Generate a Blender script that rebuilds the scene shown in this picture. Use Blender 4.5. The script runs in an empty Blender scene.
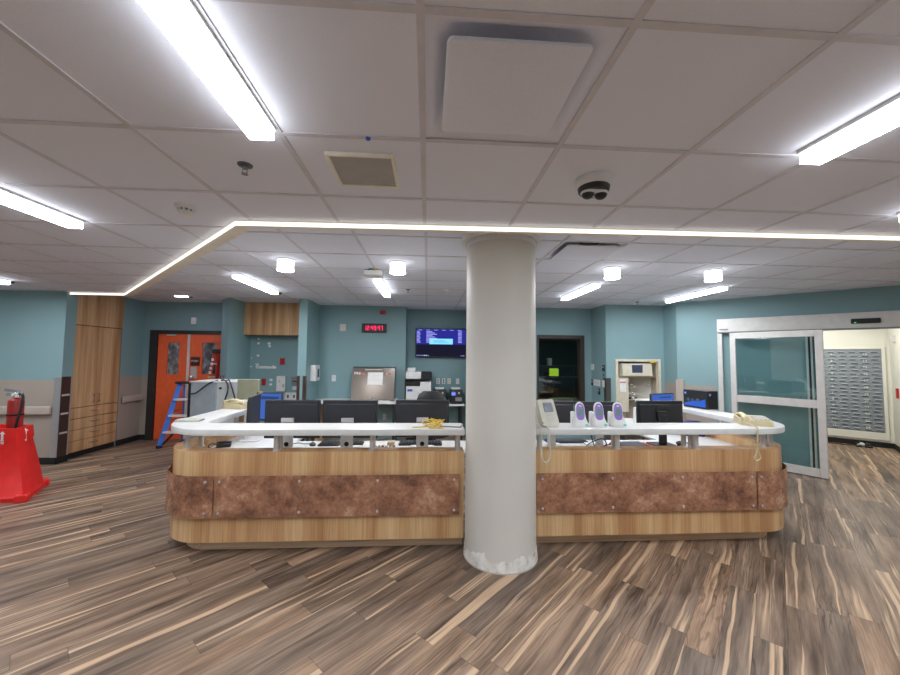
import bpy, bmesh, math, random
from mathutils import Matrix, Vector
random.seed(7)
PI = math.pi
scene = bpy.context.scene
COL = scene.collection

# ------------------------------------------------------------------ materials
def lin(c):
    r = []
    for v in c:
        v = v / 255.0
        r.append(v / 12.92 if v <= .04045 else ((v + .055) / 1.055) ** 2.4)
    return tuple(r) + (1.0,)

class NT:
    def __init__(s, name):
        s.m = bpy.data.materials.new(name); s.m.use_nodes = True
        s.t = s.m.node_tree; s.t.nodes.clear()
        s.out = s.t.nodes.new('ShaderNodeOutputMaterial')
    def n(s, kind, **kw):
        nd = s.t.nodes.new('ShaderNode' + kind)
        for k, v in kw.items():
            if k.startswith('i_'):
                key = k[2:].replace('_', ' ')
                nd.inputs[int(key) if key.isdigit() else key].default_value = v
            else: setattr(nd, k, v)
        return nd
    def l(s, a, b): s.t.links.new(a, b)
    def math(s, op, a, b=None, c=None):
        nd = s.t.nodes.new('ShaderNodeMath'); nd.operation = op
        for i, v in enumerate((a, b, c)):
            if v is None: continue
            if isinstance(v, (int, float)): nd.inputs[i].default_value = v
            else: s.l(v, nd.inputs[i])
        return nd.outputs[0]
    def ramp(s, fac, stops):
        nd = s.t.nodes.new('ShaderNodeValToRGB'); e = nd.color_ramp.elements
        while len(e) < len(stops): e.new(.5)
        for el, (p, c) in zip(e, stops): el.position = p; el.color = c if len(c) == 4 else lin(c)
        s.l(fac, nd.inputs[0]); return nd.outputs[0]
    def mix(s, fac, a, b, mode='MIX'):
        nd = s.t.nodes.new('ShaderNodeMix'); nd.data_type = 'RGBA'; nd.blend_type = mode
        for sock, v in ((nd.inputs[0], fac), (nd.inputs[6], a), (nd.inputs[7], b)):
            if isinstance(v, (int, float, tuple)): sock.default_value = v
            else: s.l(v, sock)
        return nd.outputs[2]
    def noise(s, vec, scale, detail=3, rough=.5, dim='3D', w=None):
        nd = s.t.nodes.new('ShaderNodeTexNoise'); nd.noise_dimensions = dim
        nd.inputs['Scale'].default_value = scale; nd.inputs['Detail'].default_value = detail; nd.inputs['Roughness'].default_value = rough
        if vec is not None: s.l(vec, nd.inputs['Vector'])
        return nd.outputs[0]
    def mapping(s, scale=(1, 1, 1), rot=(0, 0, 0)):
        tc = s.t.nodes.new('ShaderNodeTexCoord'); mp = s.t.nodes.new('ShaderNodeMapping')
        mp.inputs['Scale'].default_value = scale; mp.inputs['Rotation'].default_value = rot
        s.l(tc.outputs['Object'], mp.inputs['Vector']); return mp.outputs[0]
    def bsdf(s, col, rough=.5, metal=0.0, bump=None, bstr=.1, spec=.5, coat=0.0, bdist=.01):
        b = s.t.nodes.new('ShaderNodeBsdfPrincipled')
        for k, v in (('Base Color', col), ('Roughness', rough), ('Metallic', metal), ('Specular IOR Level', spec), ('Coat Weight', coat)):
            if isinstance(v, (int, float, tuple)): b.inputs[k].default_value = v
            else: s.l(v, b.inputs[k])
        if bump is not None:
            bp = s.t.nodes.new('ShaderNodeBump'); bp.inputs['Strength'].default_value = bstr; bp.inputs['Distance'].default_value = bdist
            s.l(bump, bp.inputs['Height']); s.l(bp.outputs[0], b.inputs['Normal'])
        s.l(b.outputs[0], s.out.inputs[0]); return b

MATS = {}
def plain(name, col, rough=.5, metal=0.0, var=.06, scale=12, spec=.5, bump=0.0):
    """a flat coloured material with a little procedural wear"""
    if name in MATS: return MATS[name]
    t = NT(name); c = lin(col)
    nz = t.noise(t.mapping(), scale, 4)
    d = tuple(x * (1 - var) for x in c[:3]) + (1,); u = tuple(min(1, x * (1 + var)) for x in c[:3]) + (1,)
    colr = t.ramp(nz, [(.3, d), (.7, u)])
    if bump: t.bsdf(colr, rough, metal, nz, bump, spec)
    else: t.bsdf(colr, rough, metal, spec=spec)
    MATS[name] = t.m; return t.m
def glow(name, col, strength):
    if name in MATS: return MATS[name]
    t = NT(name); e = t.n('Emission'); e.inputs[0].default_value = lin(col); e.inputs[1].default_value = strength
    t.l(e.outputs[0], t.out.inputs[0]); MATS[name] = t.m; return t.m

def wood(name, dark, mid, light, horiz=False):
    t = NT(name)
    sc = (.35, 7, 7) if horiz else (7, 7, .35)
    band = t.noise(t.mapping(sc), .9, 2, .5)
    fine = t.noise(t.mapping((1.2, 60, 60) if horiz else (60, 60, 1.2)), 1.6, 4, .6)
    c = t.ramp(band, [(.36, dark), (.5, mid), (.64, light)])
    g = t.ramp(fine, [(.30, (222, 216, 210)), (.65, (255, 255, 255))])
    c2 = t.mix(1.0, c, g, 'MULTIPLY')
    t.bsdf(c2, .38, 0, spec=.4); return t.m

M_WOOD = wood('wood_laminate', (190, 144, 100), (212, 168, 122), (228, 192, 144))
M_WOODD = wood('wood_laminate_cabinet', (182, 138, 98), (206, 164, 120), (226, 188, 144))

# vinyl plank floor, planks laid at 45 degrees
def floor_mat():
    t = NT('vinyl_plank')
    tc = t.n('TexCoord'); mp = t.n('Mapping'); mp.inputs['Rotation'].default_value = (0, 0, -PI / 4)
    t.l(tc.outputs['Object'], mp.inputs['Vector'])
    sx = t.n('SeparateXYZ'); t.l(mp.outputs[0], sx.inputs[0])
    u, v = sx.outputs[0], sx.outputs[1]
    W, L = .152, 1.22
    vr = t.math('DIVIDE', v, W); row = t.math('FLOOR', vr); vf = t.math('FRACT', vr)
    wn = t.n('TexWhiteNoise', noise_dimensions='1D'); t.l(row, wn.inputs['W'])
    uo = t.math('ADD', t.math('DIVIDE', u, L), wn.outputs[0]); col = t.math('FLOOR', uo); uf = t.math('FRACT', uo)
    cb = t.n('CombineXYZ'); t.l(row, cb.inputs[0]); t.l(col, cb.inputs[1])
    w2 = t.n('TexWhiteNoise', noise_dimensions='2D'); t.l(cb.outputs[0], w2.inputs['Vector'])
    rnd, rcol = w2.outputs[0], w2.outputs[1]
    # grain coordinates: stretched along the plank and shifted per plank
    sh = t.n('VectorMath', operation='SCALE'); t.l(rcol, sh.inputs[0]); sh.inputs['Scale'].default_value = 37.0
    wp = t.n('CombineXYZ'); t.l(t.math('MULTIPLY', u, 1.7), wp.inputs[0]); t.l(t.math('MULTIPLY', v, 6.0), wp.inputs[1])
    wa = t.n('VectorMath', operation='ADD'); t.l(wp.outputs[0], wa.inputs[0]); t.l(sh.outputs[0], wa.inputs[1])
    v0 = v; v = t.math('ADD', v, t.math('MULTIPLY', t.math('SUBTRACT', t.noise(wa.outputs[0], 1.0, 2, .5), .5), .055))
    def gv(su, sv):
        c = t.n('CombineXYZ'); t.l(t.math('MULTIPLY', u, su), c.inputs[0]); t.l(t.math('MULTIPLY', v, sv), c.inputs[1])
        a = t.n('VectorMath', operation='ADD'); t.l(c.outputs[0], a.inputs[0]); t.l(sh.outputs[0], a.inputs[1]); return a.outputs[0]
    broad = t.noise(gv(1.1, 11), 1.0, 4, .6)
    cf = t.n('CombineXYZ'); t.l(t.math('MULTIPLY', u, 3.0), cf.inputs[0]); t.l(t.math('MULTIPLY_ADD', v0, 150, t.math('MULTIPLY', v, 40)), cf.inputs[1])
    af = t.n('VectorMath', operation='ADD'); t.l(cf.outputs[0], af.inputs[0]); t.l(sh.outputs[0], af.inputs[1])
    fine = t.noise(af.outputs[0], 1.0, 5, .65)
    tone = t.ramp(rnd, [(0, (140, 126, 116)), (.3, (172, 150, 132)), (.55, (154, 140, 128)), (.8, (186, 160, 138)), (1, (132, 122, 114))])
    streak = t.ramp(broad, [(.27, (112, 102, 96)), (.42, (186, 178, 172)), (.54, (224, 216, 208)), (.64, (255, 248, 238))])
    c = t.mix(1.0, tone, streak, 'MULTIPLY')
    fr = t.ramp(fine, [(.30, (172, 166, 162)), (.52, (245, 242, 238)), (.7, (255, 255, 255))])
    c = t.mix(.6, c, fr, 'MULTIPLY')
    # knots / cathedral figure
    wv = t.n('TexWave', wave_type='RINGS', i_Scale=2.2, i_Distortion=7.0, i_Detail=2.0); wv.inputs['Detail Scale'].default_value = 1.2
    t.l(gv(1.3, 7), wv.inputs['Vector'])
    kn = t.ramp(wv.outputs[1], [(.0, (96, 84, 76)), (.20, (255, 255, 255))])
    kmask = t.ramp(t.noise(gv(.7, 2.0), 1.0, 1), [(.50, (0, 0, 0)), (.58, (255, 255, 255))])
    c = t.mix(t.math('MULTIPLY', kmask, .45), c, t.mix(1.0, c, kn, 'MULTIPLY'))
    # pale sapwood running along some planks
    sap = t.noise(gv(.45, 19), 1.0, 3, .5)
    sapm = t.ramp(sap, [(.585, (0, 0, 0)), (.65, (255, 255, 255))])
    sapm2 = t.math('MULTIPLY', sapm, .72)
    c = t.mix(sapm2, c, t.mix(.45, lin((226, 194, 160)), fr, 'MULTIPLY'))
    # seams
    def edge(f, w):
        return t.math('LESS_THAN', t.math('MINIMUM', f, t.math('SUBTRACT', 1.0, f)), w)
    seam = t.math('MAXIMUM', edge(vf, .010), edge(uf, .0013))
    c = t.mix(t.math('MULTIPLY', seam, .55), c, lin((52, 44, 40)))
    ro = t.ramp(fine, [(.3, (190, 190, 190)), (.7, (172, 172, 172))])
    t.bsdf(c, ro, 0, t.math('SUBTRACT', fine, t.math('MULTIPLY', seam, .6)), .12, .35, bdist=.004); return t.m
M_FLOOR = floor_mat()

def brown_acrylic():
    t = NT('mottled_brown_acrylic')
    n1 = t.noise(t.mapping((1, 1, 1)), 5.5, 6, .68); n2 = t.noise(t.mapping((1, 1, 1)), 38, 5, .7)
    c = t.ramp(n1, [(.30, (112, 80, 64)), (.44, (152, 108, 86)), (.57, (180, 130, 102)), (.70, (210, 172, 144))])
    g = t.ramp(n2, [(.35, (200, 190, 184)), (.62, (255, 255, 255))])
    t.bsdf(t.mix(.8, c, g, 'MULTIPLY'), .22, 0, spec=.5); return t.m
M_BROWN = brown_acrylic()

def wall_mat(name, col):
    t = NT(name); nz = t.noise(t.mapping(), 140, 3); n2 = t.noise(t.mapping(), 1.2, 2)
    c = lin(col)
    cc = t.ramp(n2, [(.3, tuple(x * .96 for x in c[:3]) + (1,)), (.7, tuple(x * 1.04 for x in c[:3]) + (1,))])
    t.bsdf(cc, .55, 0, nz, .08, .35); return t.m
M_TEAL = wall_mat('teal_paint', (133, 164, 168))
M_CREAM = wall_mat('cream_paint', (226, 224, 214))
M_WAIN = wall_mat('taupe_wall_panel', (168, 156, 146))
M_HRAIL = wall_mat('taupe_handrail_vinyl', (182, 170, 160))

def tile_mat():
    t = NT('ceiling_tile'); n1 = t.noise(t.mapping((1, 1, 1)), 260, 3, .7); n2 = t.noise(t.mapping(), 2.0, 2)
    c = t.ramp(n1, [(.3, (224, 228, 240)), (.7, (236, 240, 252))])
    t.bsdf(c, .9, 0, n1, .15, .1); return t.m
M_TILE = tile_mat()
M_TBAR = plain('ceiling_tbar_paint', (208, 207, 214), .6)
M_BULK = plain('bulkhead_paint', (238, 232, 218), .7)
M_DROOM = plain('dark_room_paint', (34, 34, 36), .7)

def column_mat():
    t = NT('column_plaster')
    mp = t.mapping(); sx = t.n('SeparateXYZ'); t.l(mp, sx.inputs[0])
    n1 = t.noise(mp, 7, 5, .6); n2 = t.noise(mp, 14, 5, .6); n3 = t.noise(mp, 1.5, 2)
    paint = t.ramp(n3, [(.3, (206, 202, 195)), (.7, (216, 212, 204))])
    lim = t.math('MULTIPLY_ADD', n1, .17, .012)
    m = t.math('LESS_THAN', sx.outputs[2], lim)
    raw = t.ramp(n2, [(.33, (178, 160, 138)), (.42, (222, 216, 208)), (.6, (240, 238, 234))])
    raw = t.mix(t.math('LESS_THAN', sx.outputs[2], .010), raw, lin((196, 188, 178)))
    t.bsdf(t.mix(m, paint, raw), .5, 0, t.math('MULTIPLY', n1, 1.0), .04, .35); return t.m
M_COL = column_mat()

def brushed(name, col, rough=.3, horiz=True, metal=.8):
    t = NT(name); nz = t.noise(t.mapping((2, 2, 120) if horiz else (120, 120, 2)), 4, 3)
    c = lin(col)
    cc = t.ramp(nz, [(.3, tuple(x * .85 for x in c[:3]) + (1,)), (.7, c)])
    t.bsdf(cc, rough, metal); return t.m
M_STEEL = brushed('brushed_steel', (216, 213, 210), .35, metal=.45)
M_ALU = plain('satin_aluminium', (214, 211, 207), .42, .25)
M_CHROME = plain('chrome', (232, 232, 234), .22, .75)
M_WHITE = plain('white_solid_surface', (216, 216, 214), .35)
M_WPLAS = plain('white_plastic', (226, 226, 224), .4)
M_LGREY = plain('light_grey_plastic', (208, 207, 206), .45)
M_MGREY = plain('mid_grey_plastic', (128, 130, 134), .45)
M_BLACK = plain('black_plastic', (30, 31, 34), .45)
M_MON = plain('monitor_black', (44, 45, 52), .5)
M_RUBBER = plain('black_rubber', (26, 25, 25), .75)
M_BFRAME = plain('black_door_paint', (40, 38, 38), .45)
M_BRFRAME = plain('dark_bronze_frame', (58, 48, 44), .45)
M_ORANGE = plain('orange_door_paint', (238, 102, 56), .4)
M_RED = plain('red_polyethylene', (232, 44, 40), .42, spec=.4)
M_XRED = plain('red_enamel', (166, 44, 42), .35)
M_SIGNRED = plain('red_sign_plastic', (170, 28, 36), .4)
M_BEIGE = plain('beige_phone_plastic', (204, 190, 152), .45)
M_IVORY = plain('ivory_phone_plastic', (208, 206, 192), .45)
M_CAB = plain('cream_enamel', (214, 206, 186), .45)
M_BLUEF = plain('blue_fibreglass', (66, 122, 218), .45)
M_ORF = plain('orange_fibreglass', (214, 62, 48), .5)
M_YEL = plain('yellow_cable', (222, 186, 52), .5)
M_PURP = plain('purple_plastic', (150, 118, 204), .4)
M_GREYCAB = plain('grey_enamel', (146, 156, 164), .45)
M_GREYCAB2 = plain('pale_grey_enamel', (186, 192, 194), .45)
M_SAGE = plain('sage_board', (146, 148, 126), .7)
M_PAPER = plain('paper', (232, 232, 228), .8)
M_INK = plain('dark_print', (60, 60, 66), .8)
M_TEALTAG = plain('mint_tag', (120, 214, 196), .6)
M_LCD = plain('grey_green_lcd', (120, 150, 146), .25)
M_LCDB = plain('dark_blue_lcd', (70, 76, 100), .2)
M_BBLUE = plain('blue_print', (36, 92, 196), .5)
M_DKBLUE = plain('navy_print', (34, 40, 96), .5)
M_LOUV = plain('grey_louver_paint', (138, 146, 154), .45)
M_FOLD = plain('grey_green_folder', (186, 190, 178), .6)
M_DIFFG = plain('grey_diffuser', (172, 170, 164), .6)
M_CREAMFR = plain('yellowed_frame', (242, 238, 222), .5)
M_SOCK = plain('dark_void', (18, 18, 20), .8)
M_LAMP = glow('linear_lamp_lens', (242, 248, 255), 17.5)
M_LAMPS = glow('linear_lamp_lens_side', (247, 250, 255), 1.7)
M_DRUM = glow('drum_lamp_lens', (250, 250, 252), 46.0)
M_DRUMS = glow('drum_lamp_side', (250, 250, 252), .9)
M_LED = glow('led_strip_lens', (255, 248, 234), .34)
M_REDLED = glow('red_led', (255, 44, 96), .45)
M_SCRBLUE = glow('screen_blue', (62, 94, 172), .27)
M_SCRNAVY = glow('screen_navy', (38, 40, 128), .3)
M_SCRBLK = glow('screen_black', (24, 24, 40), .3)
M_SCRTXT = glow('screen_lilac_text', (140, 140, 214), .34)
M_SCRCYAN = glow('screen_cyan', (120, 196, 240), .34)
M_SCRWHT = glow('screen_white', (220, 226, 255), .3)
M_GREENLIT = glow('lit_green', (160, 196, 44), .22)
M_SCRDIM = glow('screen_dim', (40, 60, 96), .3)

def glass_mat():
    t = NT('door_glass')
    lw = t.n('LayerWeight'); lw.inputs[0].default_value = .25
    tr = t.n('BsdfTransparent'); tr.inputs[0].default_value = (.86, .93, .93, 1)
    gl = t.n('BsdfGlossy'); gl.inputs[1].default_value = .02; gl.inputs[0].default_value = (.9, .95, .95, 1)
    mx = t.n('MixShader'); f = t.math('MULTIPLY_ADD', lw.outputs[0], .75, .05)
    t.l(f, mx.inputs[0]); t.l(tr.outputs[0], mx.inputs[1]); t.l(gl.outputs[0], mx.inputs[2]); t.l(mx.outputs[0], t.out.inputs[0]); return t.m
M_GLASS = glass_mat()

def wired_glass():
    t = NT('vision_panel_glass')
    nz = t.noise(t.mapping((1, 1, .6)), 9, 4, .6)
    c = t.ramp(nz, [(.35, (70, 74, 80)), (.52, (122, 126, 132)), (.66, (176, 180, 186))])
    t.bsdf(c, .12, 0, spec=.6); return t.m
M_VISION = wired_glass()

# ------------------------------------------------------------------ mesh helpers
def NB(): return bmesh.new()
def box(bm, x0, x1, y0, y1, z0, z1, mi=0, bev=0.0, seg=1, mat=None):
    b = bmesh.new()
    bmesh.ops.create_cube(b, size=1.0)
    b.transform(Matrix.Translation(((x0 + x1) / 2, (y0 + y1) / 2, (z0 + z1) / 2)) @ Matrix.Diagonal((x1 - x0, y1 - y0, z1 - z0, 1)))
    if bev: bmesh.ops.bevel(b, geom=list(b.edges), offset=bev, segments=seg, affect='EDGES', profile=.5)
    if mat is not None: b.transform(mat)
    for f in b.faces: f.material_index = mi
    return join(bm, b)
def join(bm, b):
    me = bpy.data.meshes.new('tmp'); b.to_mesh(me); b.free()
    bm.from_mesh(me); bpy.data.meshes.remove(me); return bm
def cyl(bm, a, b, r0, r1=None, seg=20, mi=0):
    a = Vector(a); b = Vector(b); r1 = r0 if r1 is None else r1; d = b - a
    t = bmesh.new()
    bmesh.ops.create_cone(t, cap_ends=True, segments=seg, radius1=r0, radius2=r1, depth=d.length)
    t.transform(Matrix.Translation((a + b) / 2) @ d.to_track_quat('Z', 'Y').to_matrix().to_4x4())
    for f in t.faces: f.material_index = mi
    return join(bm, t)
def sph(bm, c, r, sc=(1, 1, 1), seg=16, mi=0):
    t = bmesh.new(); bmesh.ops.create_uvsphere(t, u_segments=seg, v_segments=max(6, seg // 2), radius=r)
    t.transform(Matrix.Translation(c) @ Matrix.Diagonal((*sc, 1)))
    for f in t.faces: f.material_index = mi
    return join(bm, t)
def smooth_path(pts, n=6):
    P = [Vector(p) for p in pts]; out = []
    for i in range(len(P) - 1):
        p0 = P[max(i - 1, 0)]; p1 = P[i]; p2 = P[i + 1]; p3 = P[min(i + 2, len(P) - 1)]
        for k in range(n):
            t = k / n
            out.append(.5 * ((2 * p1) + (p2 - p0) * t + (2 * p0 - 5 * p1 + 4 * p2 - p3) * t * t + (3 * p1 - p0 - 3 * p2 + p3) * t ** 3))
    out.append(P[-1]); return out
def tube(bm, pts, r, seg=8, n=6, mi=0, smooth=True):
    P = smooth_path(pts, n) if smooth else [Vector(p) for p in pts]
    rings = []
    up = Vector((0, 0, 1))
    for i, p in enumerate(P):
        d = (P[min(i + 1, len(P) - 1)] - P[max(i - 1, 0)]).normalized()
        s = d.cross(up)
        if s.length < .05: s = d.cross(Vector((1, 0, 0)))
        s.normalize(); w = s.cross(d)
        rings.append([bm.verts.new(p + (s * math.cos(2 * PI * k / seg) + w * math.sin(2 * PI * k / seg)) * r) for k in range(seg)])
    for a, b in zip(rings, rings[1:]):
        for k in range(seg):
            f = bm.faces.new((a[k], a[(k + 1) % seg], b[(k + 1) % seg], b[k])); f.material_index = mi
    for r_ in (rings[0], rings[-1]):
        try: bm.faces.new(r_).material_index = mi
        except ValueError: pass
    return bm
def prism(bm, poly, z0, z1, mi=0, bev=0.0):
    t = bmesh.new()
    lo = [t.verts.new((x, y, z0)) for x, y in poly]; hi = [t.verts.new((x, y, z1)) for x, y in poly]
    n = len(poly)
    t.faces.new(lo[::-1]); t.faces.new(hi)
    for i in range(n): t.faces.new((lo[i], lo[(i + 1) % n], hi[(i + 1) % n], hi[i]))
    bmesh.ops.recalc_face_normals(t, faces=list(t.faces))
    if bev:
        es = [e for e in t.edges if abs(e.verts[0].co.z - e.verts[1].co.z) < 1e-6]
        bmesh.ops.bevel(t, geom=es, offset=bev, segments=2, affect='EDGES', profile=.5)
    for f in t.faces: f.material_index = mi
    return join(bm, t)
def extrude_path(bm, front, back, z0, z1, mi=0):
    """a wall between two matching polylines"""
    return prism(bm, list(front) + list(back)[::-1], z0, z1, mi)
def lathe(bm, prof, c=(0, 0, 0), seg=32, mi=0):
    rings = []
    for r, z in prof:
        if r < 1e-5: rings.append([bm.verts.new((c[0], c[1], c[2] + z))])
        else: rings.append([bm.verts.new((c[0] + r * math.cos(2 * PI * k / seg), c[1] + r * math.sin(2 * PI * k / seg), c[2] + z)) for k in range(seg)])
    for a, b in zip(rings, rings[1:]):
        for k in range(seg):
            k2 = (k + 1) % seg
            if len(a) == 1 and len(b) == 1: continue
            if len(a) == 1: f = bm.faces.new((a[0], b[k2], b[k]))
            elif len(b) == 1: f = bm.faces.new((a[k], a[k2], b[0]))
            else: f = bm.faces.new((a[k], a[k2], b[k2], b[k]))
            f.material_index = mi
    return bm
def loft(bm, rings, caps=True, mi=0):
    R = [[bm.verts.new(p) for p in r] for r in rings]; n = len(R[0])
    for a, b in zip(R, R[1:]):
        for k in range(n):
            f = bm.faces.new((a[k], a[(k + 1) % n], b[(k + 1) % n], b[k])); f.material_index = mi
    if caps:
        bm.faces.new(R[0][::-1]).material_index = mi; bm.faces.new(R[-1]).material_index = mi
    return bm
def arc(cx, cy, r, a0, a1, n=16):
    return [(cx + r * math.cos(math.radians(a0 + (a1 - a0) * i / n)), cy + r * math.sin(math.radians(a0 + (a1 - a0) * i / n))) for i in range(n + 1)]
def rrect(w, h, r, n=5):
    o = []
    for cx, cy, a in ((w / 2 - r, h / 2 - r, 0), (-w / 2 + r, h / 2 - r, 90), (-w / 2 + r, -h / 2 + r, 180), (w / 2 - r, -h / 2 + r, 270)):
        o += arc(cx, cy, r, a, a + 90, n)
    return o
def text_bm(s, size, depth=.001, bold=0.0):
    cu = bpy.data.curves.new('t', 'FONT'); cu.body = s; cu.size = size; cu.extrude = depth; cu.offset = bold; cu.align_x = 'CENTER'; cu.align_y = 'CENTER'; cu.resolution_u = 2
    ob = bpy.data.objects.new('t', cu); COL.objects.link(ob)
    dg = bpy.context.evaluated_depsgraph_get(); me = bpy.data.meshes.new_from_object(ob.evaluated_get(dg))
    b = bmesh.new(); b.from_mesh(me); bpy.data.objects.remove(ob); bpy.data.curves.remove(cu); bpy.data.meshes.remove(me)
    return b
FACE_Y = Matrix.Rotation(PI / 2, 4, 'X')      # lays XY artwork upright, facing -Y

# ------------------------------------------------------------------ object helpers
WM = {}
def finish(bm, name, mats, smooth=40):
    bmesh.ops.recalc_face_normals(bm, faces=list(bm.faces))
    me = bpy.data.meshes.new(name); bm.to_mesh(me); bm.free()
    for m in (mats if isinstance(mats, (list, tuple)) else [mats]): me.materials.append(m)
    if smooth:
        me.shade_smooth(); me.set_sharp_from_angle(angle=math.radians(smooth))
    return me
def thing(name, label, cat, loc=(0, 0, 0), rotz=0.0, group=None):
    o = bpy.data.objects.new(name, None); COL.objects.link(o); o.empty_display_size = .1
    o.location = loc; o.rotation_euler = (0, 0, rotz)
    o['label'] = label; o['category'] = cat
    if group: o['group'] = group
    WM[o.name] = Matrix.Translation(loc) @ Matrix.Rotation(rotz, 4, 'Z'); return o
def part(name, bm, mats, parent, W=False, label=None, smooth=40):
    """W: the mesh was written in room coordinates"""
    if W: bm.transform(WM[parent.name].inverted())
    o = bpy.data.objects.new(name, finish(bm, name, mats, smooth)); COL.objects.link(o); o.parent = parent
    WM[o.name] = WM[parent.name]
    if label: o['label'] = label
    return o
def solo(name, bm, mats, label, cat, loc=(0, 0, 0), group=None, W=True, rotz=0, smooth=40):
    m = Matrix.Translation(loc) @ Matrix.Rotation(rotz, 4, 'Z')
    if W: bm.transform(m.inverted())
    o = bpy.data.objects.new(name, finish(bm, name, mats, smooth)); COL.objects.link(o)
    o.location = loc; o.rotation_euler = (0, 0, rotz)
    o['label'] = label; o['category'] = cat
    if group: o['group'] = group
    WM[o.name] = m; return o
def struct(name, bm, mats, smooth=0, parent=None):
    o = bpy.data.objects.new(name, finish(bm, name, mats, smooth)); COL.objects.link(o); o['kind'] = 'structure'
    if parent: o.parent = parent
    WM[o.name] = Matrix.Identity(4); return o
def dup(root, loc, rotz=None, label=None):
    r = root.copy(); COL.objects.link(r); r.location = loc
    if rotz is not None: r.rotation_euler = (0, 0, rotz)
    if label: r['label'] = label
    WM[r.name] = Matrix.Translation(loc) @ Matrix.Rotation(r.rotation_euler[2], 4, 'Z')
    for ch in list(root.children):
        c = ch.copy(); COL.objects.link(c); c.parent = r
        for g in list(ch.children):
            d = g.copy(); COL.objects.link(d); d.parent = c
    return r

# ================================================================== THE SETTING
ZO, ZI = 2.604, 2.696          # outer and inner ceiling heights
S2 = math.sqrt(.5)
XL, XR, YB = -9.0, 8.6, -4.6
b = NB(); box(b, -9.2, 12.5, -4.8, 11.2, -.1, 0); struct('floor', b, M_FLOOR)

def outer_ymax(x): return 2.63 - .0252 * (x + 1.36) if x > -1.36 else (2.63 + (-1.36 - x) if x > -4.72 else 5.99)
# outer (lower) ceiling with the hole of the air diffuser tile left open
XT0, YT0 = -.032, 1.574
hx0, hx1, hy0, hy1 = XT0, XT0 + .61, YT0 - .61, YT0
b = NB()
for poly in ([(XL, YB), (XR + 1, YB), (XR + 1, hy0), (XL, hy0)], [(XL, hy0), (hx0, hy0), (hx0, hy1), (XL, hy1)], [(hx1, hy0), (XR + 1, hy0), (XR + 1, hy1), (hx1, hy1)],
             [(XL, hy1), (XR + 1, hy1), (XR + 1, 2.365), (-1.36, 2.645), (-4.72, 6.005), (XL, 6.01)]):
    prism(b, poly, ZO, ZO + .02)
struct('ceiling', b, M_TILE)
# inner (raised) ceiling, with the hole of its own diffuser tile
sx0, sy0 = -.026 + .61 * 2, 3.163
b = NB()
for x0, x1, y0, y1 in ((XL, 12, 2.38, sy0), (XL, sx0, sy0, sy0 + .61), (sx0 + .61, 12, sy0, sy0 + .61), (XL, 12, sy0 + .61, 11)):
    box(b, x0, x1, y0, y1, ZI, ZI + .02)
struct('ceiling', b, M_TILE)
# exposed grids
b = NB()
for c in range(-15, 16):
    x = XT0 + .61 * c
    box(b, x - .012, x + .012, YB, outer_ymax(x), ZO - .005, ZO + .001)
for r in range(-10, 8):
    y = YT0 + .61 * r
    x1 = XR + 1 if y < 2.6 else -1.36 - (y - 2.63)
    if y < 5.95: box(b, XL, x1, y - .012, y + .012, ZO - .0045, ZO + .001)
struct('trim_1', b, M_TBAR)
b = NB()
for c in range(-12, 19):
    x = -.026 + .61 * c; box(b, x - .012, x + .012, 2.45, 8.2, ZI - .005, ZI + .001)
for r in range(0, 9):
    y = 3.163 + .61 * r; box(b, -6, 11.5, y - .012, y + .012, ZI - .0045, ZI + .001)
struct('trim_2', b, M_TBAR)

def offset_line(P, d):
    out = []
    for i, p in enumerate(P):
        ns = []
        for a, c in ((i - 1, i), (i, i + 1)):
            if a < 0 or c >= len(P): continue
            t = Vector((P[c][0] - P[a][0], P[c][1] - P[a][1])).normalized(); ns.append(Vector((-t.y, t.x)))
        n = ns[0] if len(ns) == 1 else (ns[0] + ns[1]).normalized() / max(.3, (ns[0] + ns[1]).normalized().dot(ns[0]))
        out.append((p[0] + n.x * d, p[1] + n.y * d))
    return out
def offset_segments(P, ds):
    L = []
    for a, c, d in zip(P, P[1:], ds):
        a, c = Vector(a), Vector(c); t = (c - a).normalized(); n = Vector((-t.y, t.x)); L.append((a + n * d, c + n * d))
    out = [tuple(L[0][0])]
    for (a, b_), (c, d_) in zip(L, L[1:]):
        u, w = b_ - a, d_ - c; k = ((c - a).x * w.y - (c - a).y * w.x) / (u.x * w.y - u.y * w.x); out.append(tuple(a + u * k))
    return out + [tuple(L[-1][1])]
BP = [(-5.515, 5.99), (-4.72, 5.99), (-1.36, 2.63), (XR + .5, 2.38)]
b = NB(); extrude_path(b, offset_line(BP, .006), offset_segments(BP, (.10, .118, .085)), 2.574, 2.70); struct('trim_3', b, M_BULK)
b = NB(); extrude_path(b, BP, offset_line(BP, .006), 2.562, 2.592)
solo('led_strip', b, M_LED, 'continuous thin white LED light line along the bulkhead across the ceiling', 'light strip', (0, 2.6, 2.56))

# ---- walls: name, outline, material
def wall(name, poly, mat=M_TEAL, z1=2.72): 
    b = NB(); prism(b, poly, 0, z1); return struct(name, b, mat)
wall('wall_left', [(XL, 5.95), (-5.515, 5.95), (-5.515, 6.125), (-5.68, 6.125), (-5.68, 6.10), (XL, 6.10)])
wall('wall_left_far', [(-5.577, 7.085), (-5.577, 7.62), (-5.68, 7.62), (-5.68, 7.085)])
wall('wall_left_recess', [(-6.2, 6.10), (-6.1, 6.10), (-6.1, 7.2), (-6.2, 7.2)])
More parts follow.
